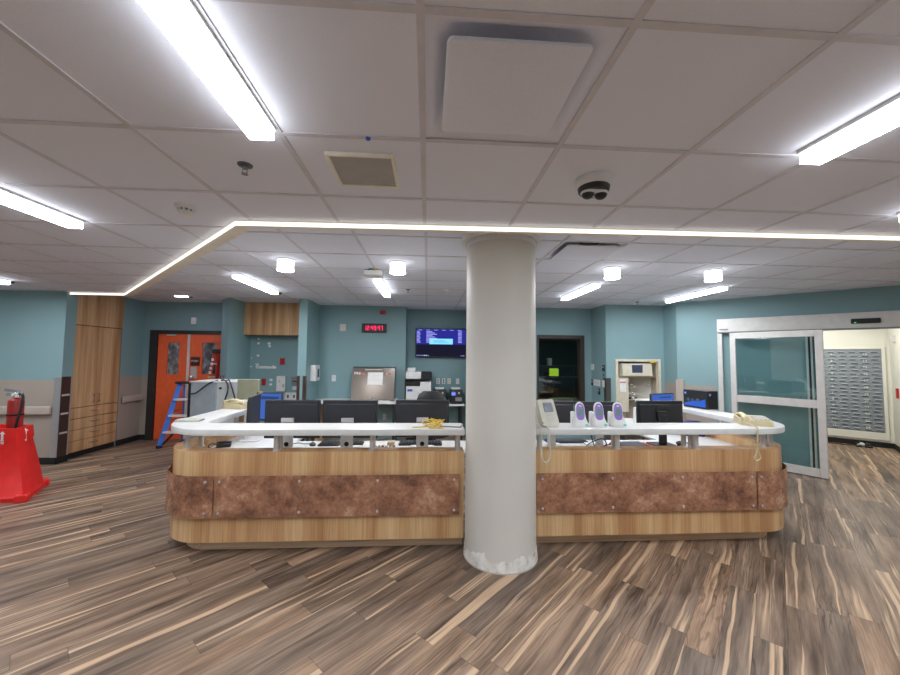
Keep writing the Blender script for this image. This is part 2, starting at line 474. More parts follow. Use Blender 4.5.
# door wall, with the opening of the double door
b = NB(); box(b, -5.68, -5.40, 7.6, 7.75, 0, 2.72); box(b, -5.40, -3.58, 7.6, 7.75, 2.13, 2.72); struct('wall_back_door', b, M_TEAL)
wall('wall_pillar', [(-3.85, 7.13), (-3.585, 6.865), (-3.585, 7.75), (-3.85, 7.75)])
wall('wall_back_niche', [(-3.6, 7.72), (-2.3, 7.72), (-2.3, 7.85), (-3.6, 7.85)])
wall('wall_partition', [(-2.35, 6.87), (-2.20, 6.87), (-2.20, 7.85), (-2.35, 7.85)])
wall('wall_back_clock', [(-2.2, 7.63), (-.45, 7.63), (-.45, 8.2), (-2.2, 8.2)])
wall('wall_back_screen', [(-.45, 8.07), (1.05, 8.07), (1.05, 8.2), (-.45, 8.2)])
b = NB()
for x0, x1, z0, z1 in ((.9, 2.25, 0, 2.72), (3.245, 3.4, 0, 2.72), (2.25, 3.245, 2.135, 2.72), (2.25, 3.245, 0, .74)):
    box(b, x0, x1, 7.48, 7.62 if x0 > 1 else 8.2, z0, z1)
struct('wall_back_window', b, M_TEAL)
b = NB()
box(b, 3.4, 3.574, 6.85, 7.62, 0, 2.72); box(b, 3.574, 4.468, 6.85, 7.5, 1.655, 2.72); box(b, 4.468, 4.6, 6.85, 7.5, 0, 2.72); box(b, 3.574, 4.468, 7.40, 7.5, 0, 1.655)
struct('wall_back_right', b, M_TEAL)
wall('wall_corner_right', [(4.55, 6.85), (4.55, 6.48), (4.75, 6.45), (4.75, 6.85)])
# 45 degree wall with the sliding door opening; s runs along it from (5,6.03)
DG = Matrix.Translation((5.0, 6.03, 0)) @ Matrix.Rotation(-PI / 4, 4, 'Z')      # local x along wall, local -y into the hall
b = NB()
for s0, s1, z0, z1 in ((-.637, 1.19, 0, 2.72), (1.19, 2.62, 2.13, 2.72), (2.62, 5.6, 0, 2.72)):
    box(b, s0, s1, 0, .14, z0, z1, mat=DG)
struct('wall_right', b, M_TEAL)
# the rest of the hall behind the camera
b = NB(); box(b, XR, XR + .15, -4.8, 2.6, 0, 2.72); struct('wall_right_near', b, M_TEAL)
b = NB(); box(b, XL - .1, XR + .1, YB - .15, YB, 0, 2.72); struct('wall_front', b, M_TEAL)
b = NB(); box(b, XL - .15, XL, -4.8, 6.1, 0, 2.72); struct('wall_left_near', b, M_TEAL)
# storage room behind the sliding door (walls square to the 45 degree wall); local y = depth
RD = 3.14
b = NB(); box(b, -1.6, 2.36, RD, RD + .12, 0, 2.72, mat=DG); struct('wall_storage_back', b, M_CREAM)
b = NB(); box(b, 2.36, 2.44, 1.0, RD + .12, 0, 2.72, mat=DG); box(b, 2.42, 2.75, 1.0, 1.12, 0, 2.72, mat=DG); box(b, 2.65, 2.77, .14, 1.12, 0, 2.72, mat=DG); struct('wall_storage_right', b, M_CREAM)
b = NB(); box(b, -1.72, -1.6, .14, RD + .12, 0, 2.72, mat=DG); box(b, -1.6, -.2, .3, .4, 0, 2.72, mat=DG); struct('wall_storage_left', b, M_CREAM)
b = NB(); box(b, -1.6, 2.36, RD - .012, RD, 0, .10, mat=DG); box(b, 2.348, 2.36, 1.0, RD, 0, .10, mat=DG); struct('baseboard_storage', b, M_RUBBER)
# dark room behind the interior window
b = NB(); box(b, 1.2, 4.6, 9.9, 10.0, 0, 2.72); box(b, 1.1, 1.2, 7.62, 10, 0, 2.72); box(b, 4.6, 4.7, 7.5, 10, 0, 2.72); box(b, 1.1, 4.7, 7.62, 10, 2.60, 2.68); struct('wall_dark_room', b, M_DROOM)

# ---- lower wall protection and baseboards
b = NB(); box(b, XL, -5.517, 5.944, 5.95, .10, 1.25); box(b, -5.517, -5.511, 5.945, 6.12, .10, 1.25); struct('trim_4', b, M_WAIN)
b = NB(); box(b, -5.577, -5.571, 7.085, 7.6, .10, 1.235); box(b, -5.571, -5.42, 7.594, 7.6, .10, 1.235); struct('trim_5', b, M_WAIN)
b = NB(); box(b, -.637, -.075, -.006, 0, .10, 1.2, mat=DG); box(b, 4.544, 4.55, 6.49, 6.85, .10, 1.22); struct('trim_6', b, M_WAIN)
b = NB(); box(b, XL, -5.510, 5.938, 5.95, 0, .10); box(b, -5.522, -5.507, 5.938, 6.12, 0, .10); struct('baseboard_left', b, M_RUBBER)
b = NB(); box(b, -5.58, -5.563, 7.085, 7.6, 0, .10); box(b, -5.563, -5.42, 7.588, 7.6, 0, .10); struct('baseboard_left_far', b, M_RUBBER)
b = NB(); box(b, -.637, -.08, -.012, 0, 0, .10, mat=DG); struct('baseboard_right', b, M_RUBBER)

# ---- orange double door
FR = NB()
box(FR, -5.42, -5.285, 7.545, 7.70, 0, 2.13); box(FR, -4.03, -3.86, 7.545, 7.70, 0, 2.13); box(FR, -5.285, -4.03, 7.545, 7.70, 2.06, 2.13)
door1 = struct('door_1', FR, M_BFRAME)
def leaf(x0, x1, wx0, wx1, nm):
    b = NB(); z0, z1 = 1.27, 1.89
    for a in ((x0, wx0, .01, 2.055), (wx1, x1, .01, 2.055), (wx0, wx1, .01, z0), (wx0, wx1, z1, 2.055)): box(b, a[0], a[1], 7.58, 7.625, a[2], a[3])
    o = part(nm, b, M_ORANGE, door1)
    f = NB()
    for a in ((wx0 - .035, wx0, z0 - .035, z1 + .035), (wx1, wx1 + .035, z0 - .035, z1 + .035), (wx0, wx1, z1, z1 + .035), (wx0, wx1, z0 - .035, z0)): box(f, a[0], a[1], 7.572, 7.582, a[2], a[3], bev=.003)
    part('window_frame', f, M_ORANGE, o)
    g = NB(); box(g, wx0, wx1, 7.598, 7.606, z0, z1); part('window_pane', g, M_VISION, o); return o
leaf(-5.28, -4.725, -5.10, -4.875, 'door_leaf')
r = leaf(-4.675, -4.035, -4.438, -4.175, 'door_leaf')
b = NB(); box(b, -4.725, -4.675, 7.57, 7.63, .01, 2.055); part('astragal', b, M_ALU, door1)
b = NB(); box(b, -4.645, -4.48, 7.560, 7.58, 1.44, 1.61, bev=.004); p = part('reader_plate', b, plain('maroon_plate', (66, 28, 26), .4), r)
t = text_bm('PUSH', .055); t.transform(Matrix.Translation((-4.562, 7.557, 1.53)) @ FACE_Y); part('plate_lettering', t, M_PAPER, p)
b = NB(); box(b, -4.645, -4.525, 7.570, 7.58, 1.18, 1.42, bev=.003); part('push_plate', b, M_STEEL, r)
b = NB(); sph(b, (-4.59, 7.52, 1.22), .045); cyl(b, (-4.59, 7.58, 1.22), (-4.59, 7.53, 1.22), .018); part('door_knob', b, M_CHROME, r)
b = NB(); box(b, -5.10, -4.93, 7.53, 7.58, 2.02, 2.05, bev=.006); part('door_closer', b, M_ALU, door1)

# ---- sliding glass door in the 45 degree wall
b = NB()
box(b, -.025, 3.1, -.10, .002, 2.125, 2.345, mat=DG, bev=.004); door2 = struct('door_2', b, M_ALU)
b = NB(); box(b, -.025, .04, -.075, .002, 0, 2.125, mat=DG); part('jamb', b, M_ALU, door2)
b = NB(); box(b, 2.61, 2.70, -.075, .142, 0, 2.125, mat=DG); part('jamb', b, M_ALU, door2)
b = NB(); box(b, 1.165, 1.195, -.02, .142, 0, 2.125, mat=DG); part('jamb', b, M_ALU, door2)
b = NB(); box(b, 1.085, 1.11, -.012, .002, 0, 2.1, mat=DG); part('jamb_gasket', b, M_BLACK, door2)
b = NB(); box(b, 1.06, 1.085, -.03, .002, 0, 2.125, mat=DG); part('jamb', b, M_WPLAS, door2)
b = NB(); box(b, 1.11, 1.132, -.05, .002, 0, 2.125, mat=DG); part('jamb', b, M_WPLAS, door2)
b = NB(); box(b, -.01, 3.1, -.095, -.005, 2.105, 2.126, mat=DG); part('door_track', b, M_MGREY, door2)
b = NB(); box(b, 1.53, 1.81, -.128, -.10, 2.185, 2.255, mat=DG, bev=.008); s = part('motion_sensor', b, M_BLACK, door2)
b = NB(); box(b, 1.56, 1.58, -.130, -.128, 2.193, 2.203, mat=DG); part('sensor_light', b, glow('green_led', (60, 220, 110), .35), s)
b = NB(); box(b, .01, .13, -.104, -.10, 2.155, 2.175, mat=DG); part('maker_plate', b, M_MGREY, door2)
# the leaf, slid open and standing slightly proud of the wall
A, B = Vector((4.995, 5.805, 0)), Vector((5.602, 4.898, 0))
LF = Matrix.Translation(A) @ Matrix.Rotation(math.atan2(B.y - A.y, B.x - A.x), 4, 'Z'); LW = (B - A).length
b = NB()
for a in ((0, .075, .015, 2.10), (LW - .085, LW, .015, 2.10), (.075, LW - .085, 2.005, 2.10), (.075, LW - .085, .98, 1.095), (.075, LW - .085, .015, .13)): box(b, a[0], a[1], -.022, .022, a[2], a[3], mat=LF, bev=.003)
lf = part('door_leaf', b, M_ALU, door2)
b = NB(); box(b, .07, LW - .08, -.004, .004, 1.09, 2.01, mat=LF); part('glass_pane', b, M_GLASS, lf, smooth=0)
b = NB(); box(b, .07, LW - .08, -.004, .004, .125, .985, mat=LF); part('glass_pane', b, M_GLASS, lf, smooth=0)
b = NB(); box(b, .16, .25, -.030, -.022, .055, .10, mat=LF, bev=.003); part('floor_bolt', b, M_BLACK, lf)

# ---- dark interior window
b = NB()
for a in ((2.25, 2.285, .74, 2.135), (3.155, 3.245, .74, 2.135), (2.285, 3.155, 2.06, 2.135), (2.285, 3.155, .74, .80)): box(b, a[0], a[1], 7.455, 7.63, a[2], a[3], bev=.003)
win = struct('window_1', b, M_BRFRAME)
b = NB(); box(b, 2.28, 3.16, 7.56, 7.566, .79, 2.065); part('window_pane', b, M_GLASS, win, smooth=0)

# ================================================================== COLUMN
CX, CY, CR = .634, 3.177, .298
b = NB(); lathe(b, [(0, 0), (CR + .012, 0), (CR + .010, .03), (CR + .004, .09), (CR, .13), (CR, 2.655), (0, 2.655)], seg=72)
col = thing('column', 'round pale grey structural column with scuffed plaster foot in front of the desk', 'column', (CX, CY, 0))
part('shaft', b, M_COL, col, W=False)
b = NB(); lathe(b, [(CR + .01, 2.652), (CR + .048, 2.652), (CR + .048, 2.70), (CR + .01, 2.70)], seg=64); lathe(b, [(CR - .02, 2.61), (CR + .001, 2.61), (CR + .001, 2.70), (CR - .02, 2.70)], seg=64)
part('ceiling_collar', b, M_WPLAS, col)

# ================================================================== RECEPTION DESK
XA, XB = -2.27, 3.475            # outer faces of the two arms
FY, DR, TH = 3.22, .42, .15     # front face, corner radius, wall thickness
desk = thing('reception_desk', 'long wood panelled nurse station desk with rounded corners and mottled brown guard panels', 'desk', (.6, 4.2, 0))
def desk_line(off, side, y_end, x_end):
    """outer line of one half of the desk, moved inward by off"""
    r = DR - off
    if side < 0: return [(XA + off, y_end)] + arc(XA + DR, FY + DR, r, 180, 270, 20) + [(x_end, FY + off)]
    return [(x_end, FY + off)] + arc(XB - DR, FY + DR, r, 270, 360, 20) + [(XB - off, y_end)]
YL, YRR = 4.68, 5.55
for side, ye, xe in ((-1, YL, .325), (1, YRR, .945)):
    b = NB(); extrude_path(b, desk_line(0, side, ye, xe), desk_line(TH, side, ye, xe), .115, .845); part('front_panel', b, M_WOOD, desk, W=True)
    b = NB(); extrude_path(b, desk_line(.125, side, ye - .05, xe), desk_line(.149, side, ye - .05, xe), 0, .125); part('toe_kick', b, wood('toe_kick_wood' + ('_left' if side < 0 else '_right'), (212, 178, 144), (228, 198, 164), (240, 214, 184), True), desk, W=True)
    b = NB(); extrude_path(b, desk_line(TH, side, ye, xe), desk_line(TH + .02, side, ye, xe), .12, .83); part('inner_panel', b, M_WOOD, desk, W=True)

def guard(line, z0, z1, bolts):
    front = offset_line(line, -.006) ; b = NB(); extrude_path(b, front, line, z0, z1); g = part('guard_panel', b, M_BROWN, desk, W=True)
    for (x, y, nx, ny) in bolts:
        for z in (z0 + .042, z1 - .042):
            k = NB(); cyl(k, (x - nx * .032, y - ny * .032, z), (x + nx * .004, y + ny * .004, z), .008, seg=10)
            cyl(k, (x + nx * .004, y + ny * .004, z), (x + nx * .014, y + ny * .014, z), .0135, .011, seg=14); part('standoff_bolt', k, M_CHROME, g, W=True)
GZ0, GZ1, GY = .325, .66, 3.19
def straight(x0, x1, xs): guard([(x0, GY), (x1, GY)], GZ0, GZ1, [(x, GY - .006, 0, -1) for x in xs])
straight(-1.722, .285, (-1.68, -1.04, -.40, .24))
straight(.955, 2.945, (1.0, 1.62, 2.255, 2.90))
def curved(side):
    cx = XA + DR if side < 0 else XB - DR; cy = FY + DR; r = DR + .03
    if side < 0: L = [(cx - r, cy + .42)] + arc(cx, cy, r, 180, 270, 20) + [(-1.732, GY)]; bolts = [(-1.79, GY - .006, 0, -1), (cx - r - .006, cy - .03, -1, 0), (cx - r - .006, cy + .36, -1, 0)]
    else: L = [(2.957, GY)] + arc(cx, cy, r, 270, 360, 20) + [(cx + r, cy + .42)]; bolts = [(2.985, GY - .006, 0, -1), (cx + r + .006, cy - .03, 1, 0), (cx + r + .006, cy + .36, 1, 0)]
    guard(L, GZ0, GZ1, bolts)
curved(-1); curved(1)

# white work surface inside the desk, cut around the column
ws = NB()
x0, x1, yf = XA + TH + .025, XB - TH - .025, FY + TH + .025
prism(ws, [(x0, yf + .3), (x0 + .3, yf), (.29, yf), (.29, 3.52), (.98, 3.52), (.98, yf), (x1 - .3, yf), (x1, yf + .3), (x1, 5.5), (x1 - .72, 5.5), (x1 - .72, 4.03), (x0 + .72, 4.03), (x0 + .72, 4.62), (x0, 4.62)], .728, .755, bev=.004)
wsf = thing('work_surface', 'long white work surface inside the desk carrying monitors and keyboards', 'worktop', (.6, 4.0, 0))
part('worktop', ws, M_WHITE, wsf, W=True)
for x, y in ((x0 + .5, 3.92), (-.9, 3.92), (.15, 3.92), (1.3, 3.92), (2.4, 3.92), (x0 + .04, 4.58), (x0 + .68, 4.58), (x1 - .04, 5.45), (x1 - .68, 5.45)):
    b = NB(); box(b, x - .02, x + .02, y - .02, y + .02, 0, .728); part('leg', b, M_MGREY, wsf, W=True)

# raised transaction counters on steel posts, one each side of the column
RZ0, RZ1 = .987, 1.04
def counter(side, label):
    o = thing('transaction_counter', label, 'counter', (-1.0 if side < 0 else 2.2, 3.3, .835))
    OX, r = (XA - .06, .55) if side < 0 else (XB + .045, .50)
    fy = 3.175
    if side < 0:
        out = [(OX, 4.72)] + arc(OX + r, fy + r, r, 180, 270, 24) + [(.327, fy)]
        inn = [(.327, 3.48), (-1.85, 3.48)] + arc(-1.85, 3.48 + .18, .18, 270, 180, 10) + [(-2.03, 4.72)]
        posts = [(-1.273, 3.265), (-1.273, 3.335), (-.467, 3.265), (-.467, 3.335), (.275, 3.265), (.275, 3.335), (-2.065, 3.375), (-1.985, 3.43), (-2.19, 4.0), (-2.19, 4.45)]
    else:
        out = [(.943, fy)] + arc(OX - r, fy + r, r, 270, 360, 24) + [(OX, 5.6)]
        inn = [(3.23, 5.6)] + arc(3.23 - .18, 3.48 + .18, .18, 360, 270, 10) + [(.943, 3.48)]
        posts = [(1.0, 3.265), (1.714, 3.265), (1.714, 3.335), (2.453, 3.265), (2.453, 3.335), (2.385, 3.335), (3.16, 3.335), (3.30, 3.40), (3.375, 4.05), (3.375, 4.75), (3.375, 5.4)]
    b = NB(); prism(b, out + inn, RZ0, RZ1, bev=.006); part('counter_top', b, M_WHITE, o, W=True)
    for x, y in posts:
        k = NB(); cyl(k, (x, y, .845), (x, y, RZ0), .021, seg=20); cyl(k, (x, y, .845), (x, y, .851), .032, seg=20); part('post', k, M_STEEL, o, W=True)
counter(-1, 'raised white counter shelf on steel posts, left of the column')
counter(1, 'raised white counter shelf on steel posts, right of the column')

# ================================================================== MONITORS
def monitor(name, label, loc, rotz, w, h, zc, body=M_MON, stand=M_LGREY, tall=False, screen=None, back_detail=True, so=0.0, sx=0.0):
    """local: screen faces +Y, back faces -Y; z from the desk top"""
    o = thing(name, label, 'monitor', loc, rotz, None)
    z0 = zc - h / 2; z1 = zc + h / 2
    b = NB(); box(b, -w / 2, w / 2, -.012, .014, z0, z1, bev=.004)
    if back_detail:
        box(b, -w / 2 + .02, w / 2 - .02, -.026, -.010, z0 + .02, z1 - .035, bev=.006)
        box(b, -w / 2 + .012, w / 2 - .012, -.017, -.011, z1 - .032, z1 - .026)
    part('housing', b, body, o)
    s = NB(); box(s, -w / 2 + .012, w / 2 - .012, .0135, .0150, z0 + .02, z1 - .012); sc = part('screen', s, screen or M_LCDB, o)
    if tall:
        b = NB(); box(b, sx - .058, sx + .058, -.052 - so, -.030 - so, .012, zc - .02, bev=.004); st = part('stand', b, stand, o)
        k = NB(); cyl(k, (sx, -.0525 - so, .055), (sx, -.0535 - so, .055), .022, seg=18); part('cable_hole', k, M_SOCK, st)
        k = NB(); cyl(k, (sx, -.056 - so, zc - .075), (sx, -.052 - so, zc - .075), .02, seg=16); part('maker_badge', k, M_MGREY, st)
        b = NB(); box(b, sx - .058, sx + .058, -.052 - so, -.02, zc - .07, zc + .015, bev=.004); part('stand_mount', b, M_LGREY, o)
    else:
        b = NB(); box(b, -.05, .05, -.055, -.028, zc - .06, zc + .04, bev=.005); box(b, -.04, .04, -.06, -.035, .01, zc, bev=.005); part('stand', b, stand, o)
    b = NB(); prism(b, [(x, y - .02) for x, y in rrect(.24, .19, .03)], 0, .014); part('stand_foot', b, stand, o)
    return o
WT = .755
monitor('computer_monitor', 'black monitor seen from behind with grey stand, nearest the left end of the front row', (-1.295, 3.70, WT), 0, .525, .365, .285, tall=True, sx=-.035)
monitor('computer_monitor', 'black monitor seen from behind with grey stand, middle of the three left of the column', (-.745, 3.70, WT), 0, .53, .365, .285, tall=True, sx=-.02)
monitor('computer_monitor', 'black monitor seen from behind with grey stand, behind the tangle of yellow cable', (-.04, 3.70, WT), 0, .525, .365, .29, tall=True)
monitor('computer_monitor', 'black monitor seen from behind, partly hidden behind the ivory display phone', (1.27, 3.78, WT), .0, .495, .33, .292)
monitor('computer_monitor', 'black monitor seen from behind, in back of the three purple handsets', (1.775, 3.79, WT), -.02, .475, .31, .295)
monitor('computer_monitor', 'wide black monitor on black stand, backing the counter between handsets and right corner', (2.46, 3.80, WT), 0, .50, .285, .317, body=M_BLACK, stand=M_BLACK)
monitor('computer_monitor', 'dark monitor turned sideways on grey stand below the beige phone on the left arm', (-1.84, 4.10, WT), -1.38, .42, .32, .31, tall=True, so=.03, screen=plain('dark_screen', (36, 36, 38), .6))
scr = NB(); 
m = monitor('computer_monitor', 'lit monitor with blue desktop facing out behind the left counter', (-1.84, 4.48, 0.755), PI - .25, .34, .33, .30, screen=M_SCRBLUE, back_detail=False)
b = NB(); box(b, -.13, .12, .0150, .0156, .385, .42); part('screen_toolbar', b, M_SCRDIM, [c for c in m.children if c.name.startswith('screen')][0])
b = NB(); box(b, .10, .14, -.012, .0155, .460, .475); part('yellow_sticker', b, M_YEL, m)
m = monitor('computer_monitor', 'lit monitor with blue desktop facing out behind the right counter', (2.88, 4.40, WT), PI + .34, .40, .30, .332, screen=M_SCRBLUE, back_detail=False)
b = NB(); box(b, -.15, .05, .0150, .0156, .425, .44); part('screen_toolbar', b, M_SCRDIM, [c for c in m.children if c.name.startswith('screen')][0])

# keyboards, mice and clutter on the work surface
def keyboard(label, loc, rz, mat=M_BLACK):
    o = thing('keyboard', label, 'keyboard', loc, rz)
    b = NB(); box(b, -.22, .22, -.07, .07, 0, .018, bev=.004); part('key_tray', b, mat, o)
    b = NB()
    for i in range(14):
        for j in range(5): box(b, -.205 + i * .0295, -.205 + i * .0295 + .024, -.06 + j * .0245, -.06 + j * .0245 + .02, .018, .026)
    part('keys', b, mat, o); return o
keyboard('black keyboard in front of the middle monitor left of the column', (-.86, 3.86, WT), .03)
keyboard('black keyboard below the monitor with the yellow cable in front', (-.06, 3.87, WT), -.02)
keyboard('dark grey keyboard on the desk below the purple handsets', (1.50, 3.945, WT), .02, plain('dark_grey_keys', (58, 62, 70), .5))
def mouse(label, loc, rz):
    o = thing('computer_mouse', label, 'mouse', loc, rz)
    b = NB(); sph(b, (0, 0, .0), 1, (.032, .055, .032), 16); bmesh.ops.bisect_plane(b, geom=list(b.verts) + list(b.edges) + list(b.faces), plane_co=(0, 0, .001), plane_no=(0, 0, -1), clear_outer=True)
    part('shell', b, M_BLACK, o); b = NB(); cyl(b, (-.004, .02, .027), (.004, .02, .027), .007, seg=10); part('scroll_wheel', b, M_MGREY, o)
mouse('black mouse on the desk between the first two front monitors', (-1.14, 3.84, WT), .4)
b = NB(); tube(b, [(-1.14, 3.90, .765), (-1.22, 3.86, .765), (-1.3, 3.9, .765), (-1.36, 3.85, .765)], .004); solo('mouse_cable', b, M_BLACK, 'thin black cable curling behind the first monitor stand', 'cable', (-1.2, 3.87, WT))
b = NB(); tube(b, [(1.55, 3.57, .76), (1.62, 3.65, .80), (1.72, 3.57, .87), (1.78, 3.61, .80), (1.70, 3.67, .77), (1.62, 3.59, .90), (1.58, 3.53, .95)], .005, n=8); tube(b, [(1.9, 3.61, .93), (1.83, 3.55, .84), (1.77, 3.61, .79), (1.70, 3.53, .77)], .004, n=8)
solo('monitor_cables', b, M_BLACK, 'tangled black cables hanging under the counter beneath the right handset', 'cable', (1.7, 3.7, WT))
o = thing('binder', 'red folder with black document on top below the wide black monitor', 'folder', (2.115, 3.69, WT), .03)
b = NB(); box(b, -.20, .19, -.13, .13, 0, .022, bev=.004); part('cover', b, plain('red_folder', (206, 62, 52), .5), o)
b = NB(); box(b, -.19, .12, -.12, .12, .0225, .034, bev=.003); part('document', b, plain('charcoal_paper', (70, 74, 84), .6), o)
def headset(label, loc):
    o = thing('headset', label, 'headset', loc)
    b = NB(); tube(b, [(-.06, 0, .02), (-.055, .05, .03), (0, .085, .035), (.055, .05, .03), (.06, 0, .02)], .007); part('headband', b, M_BLACK, o)
    for s in (-1, 1): b = NB(); sph(b, (s * .06, 0, .025), .026, (.8, 1, .95), 12); part('ear_cup', b, M_BLACK, o)
headset('small black headset lying on the desk right of the red folder', (2.66, 3.70, WT))
b = NB(); box(b, -.06, .06, -.05, .05, 0, .036, bev=.006); o = solo('desk_telephone', b, M_BLACK, 'low black telephone base with cord on the left part of the desk', 'telephone', (-1.98, 3.80, WT), W=False, rotz=.4)
b = NB(); tube(b, [(-.055, -.02, .03), (-.10, -.04, .045), (-.12, -.09, .03), (-.08, -.11, .012), (-.04, -.06, .02)], .006); part('cord', b, M_BLACK, o)
b = NB(); sph(b, (0, 0, .044), 1, (.07, .022, .014), 12); part('handset', b, M_BLACK, o)
b = NB(); box(b, -.035, .035, -.05, .05, 0, .035, bev=.004); solo('card_box', b, plain('kraft_card', (190, 168, 138), .7), 'small tan box on the desk right of the second steel post pair', 'box', (-.36, 3.86, WT), W=False)
b = NB()
for i in range(6): box(b, -.11 + i * .036, -.085 + i * .036, -.03, .03, 0, .02 + .004 * (i % 3), bev=.004)
solo('pen_tray', b, plain('dark_tan', (120, 104, 84), .6), 'low tray of small tan items before the monitor by the yellow cable', 'tray', (-.40, 3.70, WT), W=False)

# ================================================================== THINGS ON THE COUNTER
def beige_phone(label, loc, rz, cord=None, k=1.3):
    o = thing('desk_telephone', label, 'telephone', loc, rz)
    SC = Matrix.Scale(k, 4)
    b = NB(); loft(b, [[(x, y, 0) for x, y in rrect(.21, .20, .02)], [(x, y, .022) for x, y in rrect(.21, .20, .02)], [(x * .96, y * .96, .04 + .018 * (y + .1) / .2) for x, y in rrect(.21, .20, .02)]]); b.transform(SC); part('base', b, M_BEIGE, o)
    b = NB()
    for i in range(4):
        for j in range(4): box(b, -.008 + i * .026, .010 + i * .026, -.075 + j * .03, -.057 + j * .03, .044 + j * .003, .054 + j * .003, bev=.002)
    b.transform(SC); part('keypad', b, M_LGREY, o)
    h = NB(); loft(h, [[(-.07 + q * .019 * c, y, z + .013 * s) for q, c, s in [(1, math.cos(a), math.sin(a)) for a in [2 * PI * k / 12 for k in range(12)]]] for y, z in ((-.105, .058), (-.10, .066), (-.06, .068), (-.03, .082), (.03, .084), (.06, .072), (.10, .070), (.105, .062))])
    h.transform(Matrix.Translation((0, 0, -.012)) @ SC); part('handset', h, M_BEIGE, o)
    if cord:
        c = NB(); tube(c, cord, .006, n=6); part('cord', c, M_BEIGE, o, W=True)
    return o
beige_phone('beige desk telephone at the far end of the left counter arm', (-2.18, 4.50, RZ1), 1.30)
cordR = [(3.0, 3.34, 1.065), (2.96, 3.20, 1.06), (2.95, 3.160, 1.055), (2.945, 3.152, 1.02), (2.935, 3.150, .93), (2.93, 3.15, .85), (2.90, 3.148, .79), (2.915, 3.146, .765), (2.955, 3.146, .785), (2.95, 3.15, .83), (2.925, 3.15, .90)]
beige_phone('beige desk telephone with cord hanging over the right counter corner', (3.13, 3.40, RZ1 + .001), -.45, cordR, 1.22)

o = thing('display_telephone', 'ivory desk telephone with large display standing just right of the column', 'telephone', (1.085, 3.32, RZ1 + .001), .30)
def tilt_pts(poly, y0, z0, ang, d):   # artwork in (x, up) on a plane leaning back
    return [(x, y0 + v * math.sin(ang) + d * math.cos(ang), z0 + v * math.cos(ang) - d * math.sin(ang)) for x, v in poly]
P1 = [(x, v + .115) for x, v in rrect(.18, .24, .022)]
b = NB(); loft(b, [tilt_pts(P1, -.06, .016, .42, -.012), tilt_pts(P1, -.06, .016, .42, .022)]); part('console', b, M_IVORY, o)
b = NB(); prism(b, rrect(.15, .16, .02), 0, .02); loft(b, [[(x * .8, y * .3 + .055, .01) for x, y in rrect(.15, .16, .02)], [(x * .8, y * .25 + .06, .16) for x, y in rrect(.15, .16, .02)]]); part('foot', b, M_IVORY, o)
P2 = [(x + .012, v + .160) for x, v in rrect(.098, .09, .012)]
b = NB(); loft(b, [tilt_pts(P2, -.06, .016, .42, -.012), tilt_pts(P2, -.06, .016, .42, -.016)]); d = part('display_bezel', b, M_MGREY, o)
P3 = [(x + .012, v + .163) for x, v in rrect(.082, .062, .004)]
b = NB(); loft(b, [tilt_pts(P3, -.06, .016, .42, -.016), tilt_pts(P3, -.06, .016, .42, -.018)]); part('display', b, M_LCDB, d)
b = NB()
for i in range(4):
    for j in range(4):
        q = [(x - .022 + i * .022, v + .03 + j * .019) for x, v in rrect(.014, .010, .003, 2)]; loft(b, [tilt_pts(q, -.06, .016, .42, -.012), tilt_pts(q, -.06, .016, .42, -.016)])
part('keypad', b, M_LGREY, o)
h = NB(); hp = rrect(.045, .21, .02)
loft(h, [tilt_pts([(x - .085, v + .118) for x, v in hp], -.06, .016, .42, -.018), tilt_pts([(x - .085, v + .118) for x, v in hp], -.06, .016, .42, -.045)]); part('handset', h, M_IVORY, o)
c = NB(); tube(c, [(.99, 3.27, 1.065), (.985, 3.19, 1.06), (.985, 3.16, 1.055), (.985, 3.15, 1.02), (.985, 3.148, .92), (.985, 3.148, .82), (1.01, 3.148, .765), (1.045, 3.148, .78), (1.06, 3.148, .84), (1.055, 3.15, .95), (1.05, 3.15, 1.02), (1.05, 3.16, 1.055), (1.05, 3.21, 1.06), (1.05, 3.26, 1.065)], .006, n=8); part('cord', c, M_IVORY, o, W=True)

